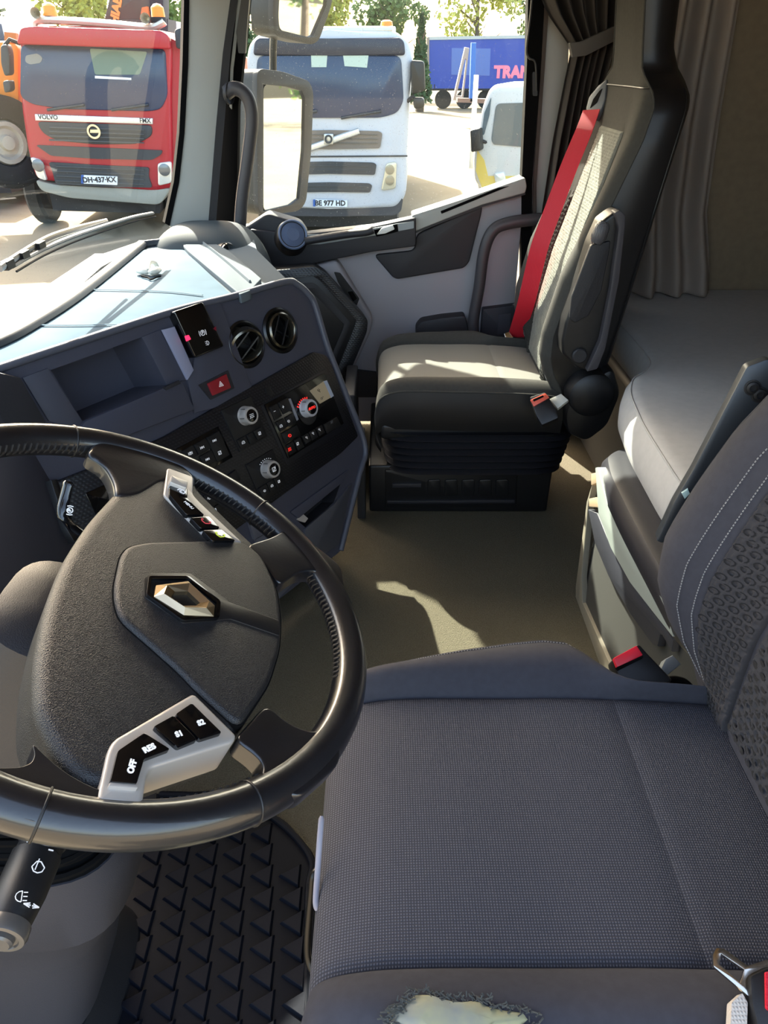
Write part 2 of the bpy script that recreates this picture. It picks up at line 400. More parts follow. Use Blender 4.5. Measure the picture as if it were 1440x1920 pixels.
# door frame post outside the A pillar and the B pillar
a = plate('trim_2', DOOR, [(455,-120),(440,0),(428,100),(418,240),(400,445),(448,445),(445,330),(447,200),(462,60),(478,-120)], -.05, -.01, MATTE, bev=.004); struct(a)
plate('strip', DOOR, [(458,-120),(446,0),(432,130),(430,200),(434,205),(437,130),(453,0),(464,-120)], -.01, .0, GREYT, a)
a = plate('strip', DOOR, [(469,-20),(462,60),(460,100),(447,100),(443,60),(455,-20)], -.01, .012, PL_BLACK, a, r=.004)
a = plate('trim_3', DOOR, [(1003,-120),(999,0),(996,120),(986,345),(984,620),(1040,620),(1045,330),(1066,120),(1075,-120)], -.05, -.005, GREYT, bev=.006); struct(a)
plate('seal', DOOR, [(996,-120),(990,0),(988,120),(978,345),(977,620),(997,620),(998,345),(1014,120),(1021,0),(1025,-120)], -.04, .004, MATTE, a)
plate('seal', DOOR, [(1027,-120),(1022,0),(1015,120),(1000,345),(998,620),(1004,620),(1006,345),(1022,120),(1030,0),(1036,-120)], -.005, .008, mat('brown_seal', '#3c332e', .7), a)
o_ = obj('rod', tube(bmesh.new(), cr([DOOR.w(*DOOR.px(*p, .02), .02) for p in [(1003,-60),(995,30),(988,90),(992,108),(1004,118),(1006,170)]], 5), .0035), PL_BLACK, a)
plate('hinge_bracket', DOOR, [(999,135),(1008,135),(1008,180),(999,180)], .0, .02, PL_BLACK, a, r=.004)
# side window glass above the door
struct(plate('window_2', DOOR, [(430,-140),(400,440),(520,470),(780,440),(990,360),(1004,-140)], -.05, -.045, GLASS))
struct(boxo('wall_above_door', (-.55, 2.452, 1.45), (.545, 2.5, 1.98), WALLB))  # unseen, lower edge brought down to shade the seat back

# ---------------------------------------------------------------- passenger door
dr = thing('door_1', 'grey passenger door with dark inset and pale sloping sill below the side window', 'door', (0, 2.45, ZF))
dr['kind'] = 'structure'; del dr['category']
L3 = [(p[0], p[1]) for p in (DOOR.px(470, 425), DOOR.px(560, 452), DOOR.px(700, 432), DOOR.px(775, 412), DOOR.px(870, 382), DOOR.px(985, 338))]
poly = [(-.60, .10), (.455, .10)] + [L3[5]] + [L3[4], L3[3], L3[2], L3[1], L3[0]] + [(-.60, .80)]
plate('door_panel', DOOR, poly, -.045, 0, DOORG, dr, px=False, bev=.004)
# sloping sill with its slot
sill = plate('sill', DOOR, [(772,404),(860,376),(985,333),(988,350),(985,362),(905,384),(776,435)], -.045, .035, GREYT, dr, r=.006, bev=.006, seg=3, label='pale sloping sill')
plate('slot', DOOR, [(826,396),(935,352),(955,349),(850,392),(828,401)], .03, .0362, MATTE, sill, r=.002)
plate('groove', DOOR, [(777,432),(905,383),(985,361),(985,365),(905,388),(777,438)], .0, .03, DOORD, dr)
# dark inset panel
plate('inset_panel', DOOR, [(700,478),(778,470),(780,440),(905,384),(903,400),(880,492),(870,503),(745,524),(736,520)], 0, .012, DOORD, dr, r=.02, bev=.006, seg=3)
# armrest ledge with the pull handle
ARM = Fr((0, 2.40, 0), (0, -1, 0), (1, 0, 0))
led = plate('pull_ledge', ARM, [(468,430),(560,440),(700,425),(780,408),(780,462),(700,472),(560,500),(498,512),(480,470)], -.05, .0, DOORD, dr, r=.008, bev=.008, seg=3)
plate('ledge_top', ARM, [(560,459),(600,458),(700,442),(776,428),(776,415),(742,420),(700,428),(600,440),(575,440)], 0, .006, mat('ledge_plastic', '#8f9699', .4), led, r=.003)
obj('pull_handle', tube(bmesh.new(), cr([ARM.w(*ARM.px(*p, .02), .02) for p in [(572,452),(600,447),(650,439),(686,435),(700,430)]], 6), .017, 14, flat=.012, up=(0,0,1)), DOORD, led)
plate('lock_lever', ARM, [(706,440),(716,428),(736,422),(740,430),(722,438)], .006, .018, mat('lever_pale', '#dcdcd6', .4), led, r=.003, bev=.003)
plate('lever_recess', ARM, [(700,432),(745,420),(747,434),(735,437),(706,444)], .004, .0075, MATTE, led)
# round tweeter
cx = DOOR.hit(549, 440, .075); twn = V((.25, -.85, .42))
tw = obj('tweeter', lathe(bmesh.new(), cx - twn.normalized()*.045, twn, [(.055,0),(.050,.03),(.047,.043),(.044,.047),(.037,.047),(.036,.044),(.0,.046)], 40), PL_BLACK, dr)
obj('ring', lathe(bmesh.new(), cx, twn, [(.046,-.001),(.0465,.003),(.043,.0055),(.040,.003),(.040,-.001)], 40), mat('blue_grey_ring', '#5f6c86', .35), tw)
obj('grille', lathe(bmesh.new(), cx, twn, [(.040,.0),(.036,.002),(.022,.003),(.020,.0045),(.012,.004),(0,.005)], 40), mat('tweeter_mesh', '#55617c', .5, bump='grain', scale=1500, strength=.5), tw)
plate('mirror_shroud', DOOR, [(455,430),(500,400),(560,418),(575,440),(560,470),(500,500),(470,470)], -.04, .03, DOORD, dr, r=.015, bev=.01, seg=3, label='dark triangle cover behind the tweeter')
# lower door pull bar
obj('grab_bar', tube(bmesh.new(), cr([DOOR.w(*DOOR.px(*p, .06), .06) for p in [(890,640),(888,600),(898,540),(908,470),(925,432),(955,418),(1000,412),(1030,410)]], 7), .019, 14), mat('bar_plastic', '#3a383c', .5), dr)
plate('door_pocket', DOOR, [(780,615),(790,603),(830,596),(872,592),(885,640),(780,660)], 0, .05, DOORD, dr, r=.01, bev=.006)
plate('sill_box', DOOR, [(905,580),(985,570),(985,660),(900,660)], 0, .03, mat('sill_navy', '#2a2b33', .6), dr, r=.006, bev=.004)
plate('lid', DOOR, [(935,590),(958,587),(956,625),(932,628)], .03, .034, mat('sill_navy2', '#33343d', .6), dr, r=.003)
plate('lower_panel', DOOR, [(640,690),(720,700),(722,745),(648,745)], 0, .01, DOORD, dr, r=.01)
# grey bulge round the storage frame with its black switch
BUL = Fr((0, 2.405, 0), (0.05, -.97, 0), (1, .05, 0))
bu = plate('bulge', BUL, [(590,500),(632,488),(700,598),(694,625),(640,745),(600,745)], -.08, 0, DOORG, dr, r=.02, bev=.012, seg=3)
plate('switch_panel', BUL, [(626,510),(638,512),(674,560),(668,575),(658,568),(634,530)], 0, .004, PL_BLACK, bu, r=.004)
plate('rocker', BUL, [(652,547),(661,546),(670,560),(662,565)], .004, .008, GLOSS, bu, r=.003)
# A pillar grab handle
gh = obj('grab_handle', tube(bmesh.new(), cr([DOOR.w(*DOOR.px(*p, .10), .10) for p in [(424,175),(438,166),(455,172),(468,192),(472,230),(464,300),(454,370),(450,425),(451,440)]], 7), .019, 16), mat('bar_plastic', '#3a383c', .5))
tag(gh, 'dark bent grab bar running down beside the pale windscreen pillar', 'handle')
mb_ = obj('mount', lathe(bmesh.new(), DOOR.w(*DOOR.px(424,175,.10), .10)+V((.012,.0,0)), (-1,.3,0), [(.028,0),(.028,.008),(.02,.014),(0,.014)], 24), PL_DARK, gh)

# ---------------------------------------------------------------- outside mirrors
def mirror(name, label, pts, inset, y, nrm, group=None):
    fr = Fr(at(*[sum(p[k] for p in pts)/len(pts) for k in (0,1)], y=y), nrm)
    body = plate(name, fr, pts, -.10, 0, PL_BLACK, r=.03, bev=.02, seg=3)
    tag(body, label, 'mirror')
    plate('mirror_glass', fr, inset, 0, .004, MIRROR, body, r=.022)
    rim = plate('frame', fr, pts, -.01, .012, PL_DARK, body, r=.03, holes=[inset], bev=.003)
    return body, fr
mb, mf = mirror('wing_mirror', 'tall wing mirror outside the passenger window showing the sunlit yard', [(482,128),(530,134),(580,152),(588,172),(584,280),(574,380),(560,396),(492,404),(484,390),(482,260)], [(494,158),(535,162),(566,170),(572,185),(570,280),(561,372),(545,384),(494,396)], 2.86, (.80,-.58,.012))
obj('mirror_arm', tube(bmesh.new(), cr([mf.w(*mf.px(520,200,-.05),-.07), at(512,150,y=2.97), at(514,60,y=2.96), at(530,-30,y=2.94), at(545,-110,y=2.93)], 5), .013, 10), PL_BLACK, mb)
obj('mirror_arm', tube(bmesh.new(), cr([mf.w(*mf.px(500,400,-.05),-.07), at(492,425,y=2.85), at(478,436,y=2.66), at(470,438,y=2.49)], 5), .018, 10), PL_BLACK, mb)
mb2, mf2 = mirror('kerb_mirror', 'smaller wide-angle mirror at the top edge above the tall wing mirror', [(516,-60),(512,20),(514,58),(520,68),(585,84),(598,76),(622,10),(630,-60)], [(526,-50),(522,30),(524,56),(580,70),(588,66),(612,10),(618,-50)], 2.86, (.80,-.58,-.06))
obj('mirror_arm', tube(bmesh.new(), cr([at(590,-60,y=2.90), at(575,-110,y=2.84), at(530,-150,y=2.70), at(490,-160,y=2.49)], 5), .018, 10), PL_BLACK, mb2)

# ---------------------------------------------------------------- wiper
WPR = Fr((-.80, 1.7, .82), (1, 0, -.21), (0, 1, 0))
wp = thing('windscreen_wiper', 'thin pale-lit wiper lying outside the foot of the windscreen', 'wiper', (-.8, 1.5, .70))
def wpt(u, v, y, dz=0): return at(u, v, y=y) + V((0, 0, dz))
arm = [wpt(*p) for p in [(0,503,1.20),(40,476,1.32),(90,447,1.45),(140,430,1.58),(200,415,1.75)]]
obj('wiper_arm', tube(bmesh.new(), cr(arm, 6), .0065, 8, flat=.004, up=(1,0,0)), METAL, wp)
bl = [wpt(*p) for p in [(20,500,1.26),(70,472,1.38),(130,446,1.52),(200,422,1.70),(250,407,1.85),(285,400,1.98)]]
obj('blade', tube(bmesh.new(), cr(bl, 6), .004, 8, flat=.007, up=(1,0,0)), mat('wiper_grey', '#4c4e50', .4, metal=.3), wp)
obj('rubber_edge', tube(bmesh.new(), cr([p+V((.008,0,-.008)) for p in bl], 6), .002, 6), RUBBER, wp)
for k, p in enumerate([(15,497,1.24),(44,480,1.32),(75,462,1.40)]):
    c = wpt(*p); obj('pivot', box(bmesh.new(), c-V((.006,.014,.006)), c+V((.006,.014,.008))), PL_BLACK, wp)
# ---------------------------------------------------------------- dashboard
FN = V((.79*math.cos(R2(17.7)), -.61*math.cos(R2(17.7)), math.sin(R2(17.7))))
FC = Fr(at(545, 530, z=.80), FN)
da = thing('dashboard', 'navy-grey wraparound dashboard with carbon-look panel, round vents and pale sunlit top', 'dashboard', (-.6, 1.5, ZF))
outer = [(-160,745),(0,690),(328,583),(545,527),(572,543),(592,573),(614,646),(633,696),(678,812),(683,850),(672,890),(640,1032),(528,1120),(430,1180),(250,1300),(100,1300),(60,1000),(40,900),(-160,940)]
tray = [(95,694),(266,632),(313,722),(155,790)]
draw = [(556,975),(640,902),(626,942),(574,990)]
def circ(fr, u, v, r, n=36, off=0):
    p, q = fr.px(u, v, off); return [(p + r*math.cos(2*math.pi*k/n), q + r*math.sin(2*math.pi*k/n)) for k in range(n)]
VC = [(460,646,.047), (525,620,.047)]
bm = bmesh.new()
conv = lambda L: [FC.px(u, v) for u, v in L]
hol = [conv(tray), conv(draw)] + [circ(FC, u, v, r) for u, v, r in VC]
plate_bm(FC, rnd(conv(outer), .012), -.03, 0, px=False, holes=hol, bm=bm)
obj('facia', bm, PL_NAVY, da)
def edgewall(name, loop, depth, m, floor_in=None):
    b = bmesh.new(); n = len(loop); c = V((sum(p[0] for p in loop)/n, sum(p[1] for p in loop)/n))
    in_ = [(c.x + (p[0]-c.x)*.86, c.y + (p[1]-c.y)*.86) for p in loop]
    A = [b.verts.new(FC.w(*p, 0)) for p in loop]; B = [b.verts.new(FC.w(*p, -depth)) for p in in_]
    for j in range(n): b.faces.new((A[j], A[(j+1) % n], B[(j+1) % n], B[j]))
    b.faces.new(B)
    return obj(name, b, m, da, smooth=False)
edgewall('storage_tray', conv(tray), .10, PL_NAVY)
edgewall('drawer_recess', conv(draw), .04, PL_DARK)
# raised rim along the top and the right of the facia
rim = [FC.w(*FC.px(*p, .004), .002) for p in [(-160,745),(0,690),(160,637),(328,583),(440,555),(535,528),(560,534),(580,552),(592,573),(614,646),(633,696),(656,755),(679,812),(686,850),(675,890),(640,1032)]]
obj('facia_rim', tube(bmesh.new(), cr(rim, 6), .008, 10), mat('rim_plastic', '#50525c', .4, bump='grain', scale=900, strength=.1), da)
# tray surround plates
plate('tray_frame', FC, [(42,708),(90,690),(155,790),(152,806),(92,790)], 0, .004, mat('navy_frame', '#44454f', .5), da, bev=.002)
plate('tray_lip', FC, [(160,790),(334,716),(343,718),(366,768),(180,840),(150,806)], 0, .016, PL_NAVY, da, bev=.003)
plate('tray_frame', FC, [(266,632),(300,618),(352,713),(334,716),(313,722)], 0, .004, PL_NAVY, da, bev=.002)
plate('lip_notch', FC, [(306,727),(336,713),(340,719),(312,732)], .012, .018, PL_DARK, da, bev=.001)
plate('top_ridge', FC, [(376,577),(400,560),(412,562),(480,745),(365,775),(352,713),(362,695)], 0, .006, PL_NAVY, da, bev=.003)
plate('accent_strip', FC, [(306,618),(328,612),(364,694),(353,712)], .004, .012, mat('lilac_grey', '#8f90a4', .4), da, bev=.002)
# parking brake panel
BK = Fr(FC.O + FC.n*.03, FC.n + V((0,0,.0)))
bp_ = plate('brake_panel', FC, [(326,584),(381,566),(421,649),(367,671)], 0, .024, GLOSS, da, r=.005, bev=.003, seg=3)
xa = angpx(FC, 340, 690, 440, 660)
icon('park', FC, 380, 624, .016, WHITE, bp_, .0245, xa); icon('lamp', FC, 389, 643, .011, WHITE, bp_, .0245, xa)
plate('led', FC, [(347,630),(354,628),(358,636),(350,640)], .024, .026, mat('pink_led', '#ff2a55', .4, emit=1.5), bp_, r=.001)
plate('led', FC, [(400,616),(405,612),(406,620)], .024, .0255, mat('dim_red', '#7a1428', .4), bp_)
hz = plate('hazard_switch', FC, [(390,719),(425,701),(434,727),(400,742)], 0, .012, REDH, da, r=.002, bev=.002)
icon('tri', FC, 414, 720, .012, WHITE, hz, .0125, xa, .0008)
plate('hazard_recess', FC, [(372,722),(428,694),(440,728),(395,750)], .0055, .0075, PL_DARK, da, r=.002)
# round air vents: ring, barrel, vanes
def vent(u, v, r, n, k):
    c = FC.hit(u, v)
    ve = obj('air_vent', lathe(bmesh.new(), c, FC.n, [(r+.006,-.004),(r+.007,.003),(r+.002,.007),(r-.003,.004),(r-.004,-.03),(0,-.045)], 44), mat('vent_black', '#0b0b0c', .3), da)
    b = bmesh.new(); nn = V(n).normalized(); x = nn.orthogonal().normalized(); x = (V((.61,.79,0)) - nn*nn.dot(V((.61,.79,0)))).normalized(); y = nn.cross(x)
    lathe(b, c + nn*.004, nn, [(r-.006,-.012),(r-.005,.006),(r-.009,.009),(r-.012,.005),(r-.012,-.012)], 44)
    obj('chrome_ring', b, mat('dark_chrome', '#6a6458', .22, metal=.9), ve)
    ca, sa = math.cos(.9), math.sin(.9)
    for q in (-.5, .5):
        b = bmesh.new(); a_ = x*ca + y*sa; d_ = y*ca - x*sa; hw = (r-.012)*math.sqrt(1-(q*.8)**2)
        mid = c + d_*q*r*.62; ribbon(b, [mid - a_*hw, mid, mid + a_*hw], nn*1.0 + d_*.5, .016, .003); obj('vane', b, PL_BLACK, ve)
    b = bmesh.new(); ribbon(b, [c - d_*r*.8 - nn*.012, c + d_*r*.8 - nn*.012], nn, .012, .003); obj('vane', b, PL_BLACK, ve)
vent(460, 646, .047, FC.n + V((-.15,-.25,-.5)), 0); vent(525, 620, .047, FC.n + V((.1,-.05,0)), 1)
# carbon-look panel
carb = [(100,905),(240,850),(310,818),(450,738),(588,660),(612,666),(622,684),(672,818),(640,850),(535,925),(420,1010),(200,1110),(150,1015),(130,990)]
cp = plate('carbon_panel', FC, carb, 0, .008, CARBON, da, r=.006, bev=.002)
plate('embossed_figure', FC, [(497,728),(506,724),(514,738),(508,744),(500,738)], .008, .0095, PL_BLACK, cp, r=.002, bev=.0006)
def sw(name, pts, d1, m=PL_BLACK, d0=.008, r=.0015, bev=.001): return plate(name, FC, pts, d0, d1, m, da, r=r, bev=bev)
# climate unit
plate('climate_panel', FC, [(496,759),(609,699),(645,794),(541,860)], .008, .013, GLOSS, da, r=.003, bev=.001)
plate('climate_surround', FC, [(489,760),(611,690),(655,800),(539,872)], .004, .0095, mat('satin_black', '#1b1b20', .35), da, r=.004, bev=.001)
for pts, ic, iu, iv, m_ in [([(506,764),(520,757),(529,780),(516,788)], 'minus', 515, 771, WHITE), ([(523,755),(540,746),(549,768),(532,777)], 'plus', 531, 763, WHITE),
        ([(518,792),(532,784),(540,800),(526,809)], 'car', 527, 799, WHITE), ([(535,783),(549,775),(556,792),(542,800)], 'loop', 541, 790, WHITE),
        ([(528,813),(557,797),(564,814),(536,832)], 'loop', 543, 817, REDL), ([(538,835),(550,828),(556,846),(545,853)], 'lines', 543, 842, REDL),
        ([(552,826),(563,820),(571,838),(560,845)], 'box', 558, 832, WHITE), ([(567,818),(578,812),(584,826),(574,833)], 'seat', 575, 821, WHITE),
        ([(580,811),(591,805),(597,819),(586,826)], 'seat', 587, 813, WHITE), ([(593,803),(604,797),(610,811),(600,818)], 'seat', 599, 806, WHITE),
        ([(608,796),(632,782),(640,797),(614,813)], 'lines', 622, 791, mat('icon_dim', '#8a8a8c', .5))]:
    b = sw('climate_button', pts, .0165, PL_BLACK, .013); icon(ic, FC, iu, iv, .008 if m_ is not REDL else .010, m_, b, .017, xa, .0009)
dp = plate('climate_display', FC, [(581,733),(607,715),(621,745),(600,757)], .013, .0145, mat('lcd_beige', '#8d8068', .3, emit=.25), da, r=.001)
icon('seat', FC, 598, 733, .010, MATTE, dp, .0147, xa, .0016); text('15°', FC, 604, 747, .009, MATTE, dp, .0147, xa)
plate('display_glare', FC, [(607,715),(613,713),(626,742),(621,746)], .013, .0148, mat('lcd_glare', '#a8aebb', .3), da)  # glare along the display, painted as a pale strip
plate('marker_bar', FC, [(540,748),(545,747),(560,786),(557,789)], .013, .0145, mat('bar_grey', '#85858a', .4), da)
bm = bmesh.new()
kc = FC.px(576, 772, .013)
for k in range(7):
    an = 2.45 - k*.20; r0, r1 = .030, .036
    d = V((math.cos(an), math.sin(an))); n = V((-d.y, d.x))*.0011
    bm.faces.new([bm.verts.new(FC.w(kc[0]+q.x, kc[1]+q.y, .0142)) for q in (d*r0+n, d*r1+n*1.4, d*r1-n*1.4, d*r0-n)])
obj('fan_scale', bm, REDL, da, smooth=False, kind='stuff')
def knob(u, v, r, h, off, m=SILVER, cap=None, lab=None, ic=None):
    c = FC.hit(u, v, off + h); c = c - FC.n*h
    k = obj('knob', lathe(bmesh.new(), c, FC.n, [(r*1.0,0),(r*1.04,.001),(r*1.0,.004),(r*.97,.005),(r*.98,h*.45),(r*.93,h*.9),(r*.88,h),(r*.68,h+.0005),(r*.66,h-.001)], 40), m, da)
    obj('cap', lathe(bmesh.new(), c, FC.n, [(r*.67,h-.003),(r*.66,h+.0003),(r*.6,h+.0008),(0,h+.001)], 32), GLOSS, k)
    if lab: text(lab, FC, u, v, .0085, REDL, k, off + h + .0012, xa, bold=.0002)
    if ic: icon(ic, FC, u, v, r*.55, WHITE, k, off + h + .0012, xa, .001)
    bm = bmesh.new()
    for j in range(6):
        an = j*math.pi/3; d = FC.x*math.cos(an) + FC.y*math.sin(an); t = FC.y*math.cos(an) - FC.x*math.sin(an)
        p = c + d*r*.975; ribbon(bm, [p + FC.n*.006, p + FC.n*(h*.85)], t, .0016, .0016)
    obj('grip_ridges', bm, mat('knob_ridge_grey', '#77736e', .4, metal=.6), k, kind='stuff')  # grip ridges in a darker grey than the knob
    return k
plate('knob_base', FC, circ(FC, 576, 774, .030, off=.013), .013, .016, GLOSS, da, px=False)
knob(585, 765, .0225, .022, .014, lab='AUTO', m=mat('pale_knob', '#c9c8ca', .35, metal=.3))
plate('switch_module', FC, [(415,770),(470,743),(502,818),(450,848)], .006, .011, PL_BLACK, da, r=.002, bev=.001)
knob(472, 779, .0215, .024, .011, ic='lines')
for pts, ic in [([(444,826),(460,817),(468,834),(453,842)], 'car'), ([(462,816),(473,810),(481,827),(470,833)], None), ([(475,809),(490,800),(498,816),(484,825)], 'box')]:
    b = sw('switch_button', pts, .0145, PL_BLACK, .011)
    if ic: icon(ic, FC, sum(p[0] for p in pts)/4, sum(p[1] for p in pts)/4, .008, WHITE, b, .015, xa, .0009)
plate('switch_module', FC, [(461,872),(512,842),(538,909),(492,942)], .006, .011, PL_BLACK, da, r=.002, bev=.001)
knob(514, 880, .0215, .024, .011, ic='box')
for pts, ic in [([(484,917),(499,907),(507,924),(494,934)], 'loop'), ([(500,906),(512,899),(520,916),(508,923)], 'car'), ([(513,898),(525,891),(533,907),(521,915)], 'box')]:
    b = sw('switch_button', pts, .0145, PL_BLACK, .011); icon(ic, FC, sum(p[0] for p in pts)/4, sum(p[1] for p in pts)/4, .007, WHITE, b, .015, xa, .0009)
bm = bmesh.new(); kc = FC.px(504, 884, .011)
for k in range(7):
    an = 2.2 - k*.2; lathe(bm, FC.w(kc[0] + .031*math.cos(an), kc[1] + .031*math.sin(an), .011), FC.n, [(.0011,0),(.0011,.0006),(0,.0006)], 8)
obj('dot_scale', bm, WHITE, da, kind='stuff')
for pts, ic, iu, iv in [([(388,821),(411,808),(431,853),(408,866)], 'axle', 402, 826), ([(364,834),(386,822),(396,840),(374,853)], 'axle', 379, 839),
        ([(375,856),(397,844),(406,864),(385,876)], 'axle', 389, 861), ([(342,846),(362,835),(372,854),(352,864)], 'park', 357, 850),
        ([(425,894),(443,880),(452,898),(434,912)], None, 0, 0), ([(382,930),(398,920),(410,944),(393,954)], 'loop', 392, 934), ([(360,940),(380,931),(392,954),(372,964)], 'car', 373, 945),
        ([(394,955),(411,945),(419,962),(402,972)], 'box', 403, 957)]:
    b = sw('switch_button', pts, .013, PL_BLACK); 
    if ic: icon(ic, FC, iu, iv, .009, WHITE, b, .0135, xa, .001)
    if (iu, iv) == (402, 826): icon('box', FC, 412, 849, .009, WHITE, b, .0135, xa, .001)
plate('switch_surround', FC, [(330,842),(410,799),(437,857),(372,895)], .006, .0095, GLOSS, da, r=.002, bev=.001)
# drawer below, with its catch
plate('drawer_front', FC, [(572,992),(628,944),(660,905),(636,1020),(575,1062)], 0, .006, mat('drawer_plastic', '#45464d', .45), da, r=.004, bev=.003)
plate('drawer_top', FC, [(545,960),(620,905),(655,880),(644,903),(560,972)], 0, .006, PL_NAVY, da, r=.004, bev=.003)
plate('catch', FC, [(557,975),(566,962),(578,972),(572,980)], -.02, .004, SILVER, da, r=.002)
plate('side_strip', FC, [(466,975),(482,968),(494,1003),(478,1012)], 0, .010, mat('lower_grey', '#55555c', .5), da, bev=.002)
plate('side_strip', FC, [(478,1012),(525,985),(560,1085),(520,1125)], 0, .004, mat('lower_grey', '#55555c', .5), da, bev=.002)
# driver's side of the dashboard, under the wheel
DV = Fr(at(110, 930, z=.58) if False else FC.hit(100, 905), (.94, .05, .30), (0, 1, 0))
plate('driver_panel', DV, [(100,905),(150,1015),(130,1300),(60,1500),(-500,1500),(-500,800),(-60,760),(40,708)], -.05, -.002, PL_NAVY, da, bev=.006)
plate('panel_end', DV, [(96,900),(108,898),(150,1010),(140,1016),(126,992)], -.01, .010, PL_BLACK, da, bev=.002)
plate('driver_switches', DV, [(10,1148),(32,1135),(46,1152),(28,1182),(12,1178)], 0, .012, PL_BLACK, da, r=.004, bev=.002)
plate('switch_recess', FC, [(160,925),(205,905),(215,940),(180,965)], .008, .0095, GLOSS, da, r=.002, bev=.001)
# binnacle side seen at the left edge
plate('binnacle_side', FC, [(-160,752),(0,698),(40,708),(88,792),(60,812),(-160,850)], 0, .02, PL_DARK, da, bev=.004)
# lower body of the console below the facia
bm = bmesh.new()
lo = [FC.hit(640,1032,-.03), FC.hit(528,1120,-.03), FC.hit(350,1230,-.03), FC.hit(100,1300,-.03)]
bk = [V((-.40,1.95,p.z)) if i == 0 else V((-.85, 1.75-.4*i, p.z)) for i, p in enumerate(lo)]
for i in range(3):
    a_, b2, c2, d2 = lo[i], lo[i+1], bk[i+1], bk[i]
    A = [bm.verts.new(q) for q in (a_, b2, c2, d2)]; bm.faces.new(A)
obj('console_underside', bm, PL_DARK, da)
# right flank of the facia going forward
bm = bmesh.new(); fl = [FC.hit(*p, -.015) for p in [(545,530),(580,552),(614,646),(633,696),(678,812),(683,850),(672,890),(640,1032)]]
A = [bm.verts.new(q) for q in fl]; B = [bm.verts.new(q + V((-.55, .14, 0))) for q in fl]
for j in range(len(A)-1): bm.faces.new((A[j], A[j+1], B[j+1], B[j]))
obj('console_flank', bm, PL_NAVY, da)
# passenger-side storage pocket with carbon edge
PK = Fr((-.2, 2.27, .6), (.15, -1, .10), (1, .15, 0))
plate('pocket_body', PK, [(470,512),(590,500),(612,512),(690,600),(688,622),(636,745),(560,760),(470,700)], -.10, 0, PL_BLACK, da, r=.012, bev=.004)
plate('pocket_frame', PK, [(470,512),(590,500),(612,512),(690,600),(688,622),(636,745),(560,760),(470,700)], 0, .006, CARBON, da, r=.012, bev=.002, holes=[[(485,530),(588,518),(600,526),(668,600),(665,612),(622,720),(560,740),(485,690)]])
plate('pocket_frame', PK, [(490,540),(586,530),(596,536),(657,604),(655,614),(618,700),(560,730),(490,690)], -.001, .003, PL_DARK, da, r=.01, bev=.001, holes=[[(495,552),(574,541),(584,547),(645,608),(643,616),(612,690),(560,720),(495,690)]])

# ---------------------------------------------------------------- dashboard top (near-horizontal)
TP = Fr((0, 0, .80), (0, 0, 1), (1, 0, 0))
fe = [(-260,785),(-160,745),(0,690),(160,637),(328,583),(440,555),(545,527)]
front = [TP.px(*p) for p in fe]
wsl = [(wx(lerp(.2, 2.38, k/14), .80)+.02, lerp(.2, 2.38, k/14)) for k in range(15)]
poly = [(-.60, .2), (-.655, 1.05)] + [(p[0]-.004, p[1]+.003) for p in front[2:]] + [(-.36, 2.10), (-.42, 2.38)] + wsl[::-1]
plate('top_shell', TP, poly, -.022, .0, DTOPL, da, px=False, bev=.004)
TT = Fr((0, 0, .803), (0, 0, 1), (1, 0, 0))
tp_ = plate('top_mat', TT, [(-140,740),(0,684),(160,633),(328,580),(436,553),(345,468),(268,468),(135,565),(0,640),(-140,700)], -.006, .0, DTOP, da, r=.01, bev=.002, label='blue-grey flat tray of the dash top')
def ridge(pts, r=.008, h=.006, m=DTOPL, par=da, nm='tray_rim'): 
    return obj(nm, tube(bmesh.new(), cr([TT.w(*TT.px(*p), .003) for p in pts], 5), r, 10, flat=h, up=(0,0,1)), m, par)
ridge([(-140,700),(0,646),(70,608),(135,566),(200,516),(266,462)], .016, .014, mat('rim_dark', '#33383e', .45)); ridge([(266,462),(300,458),(345,458)], .010, .012, mat('rim_dark', '#33383e', .45))
plate('side_band', TT, [(345,462),(352,450),(385,446),(430,470),(490,522),(468,545),(450,552),(352,470)], -.01, .010, DTOPL, da, r=.006, bev=.006, seg=3)
ridge([(372,456),(420,494),(470,538)], .004, .014, DTOPL)
ridge([(345,464),(398,508),(446,552)], .004, .006, SILVER)
ridge([(60,612),(150,612),(260,610)], .003, .0008, DTOP, tp_, 'crease'); ridge([(160,545),(300,548),(380,556)], .003, .0008, DTOP, tp_, 'crease')
# textured grille strip along the windscreen edge
gs = plate('demister_strip', TT, [(-140,640),(0,598),(110,530),(180,480),(262,452),(266,458),(190,500),(125,558),(0,628),(-140,680)], -.004, .008, mat('grille_strip', '#4c5357', .5, bump='grain', scale=300, strength=.6), da, bev=.002)
# rounded passenger-end cap with its side vent
ec = at(405, 470, y=2.18)
bm = bmesh.new()
def cap(i, j):
    th = i*2*math.pi; ph = j*math.pi/2
    r = math.cos(ph)**.55
    x = math.copysign(abs(math.cos(th))**.6, math.cos(th)); y = math.copysign(abs(math.sin(th))**.6, math.sin(th))
    return V((-.515 + .18*x*r - .02*math.sin(ph), 2.23 + .18*y*r, .60 + .245*math.sin(ph)**.8))
grid(bm, cap, 48, 14, cu=True); bmesh.ops.remove_doubles(bm, verts=bm.verts, dist=.0005)
obj('end_cap', bm, mat('end_cap_plastic', '#3c4346', .7, bump='grain', scale=800, strength=.1, spec=.12), da)
vc = at(428, 478, y=2.10); vn = V((.8, -.6, .2))
sv = obj('side_vent', lathe(bmesh.new(), vc, vn, [(.034,-.03),(.034,.002),(.030,.006),(.027,.002),(.026,-.015),(0,-.02)], 32), PL_BLACK, da)
obj('chrome_ring', lathe(bmesh.new(), vc, vn, [(.032,.003),(.030,.008),(.026,.004),(.028,.001)], 32), CHROME, sv)
bm = bmesh.new(); ribbon(bm, [vc+V((0,0,-.024)), vc+V((0,0,.024))], vn, .012, .003); obj('vane', bm, METAL, sv)

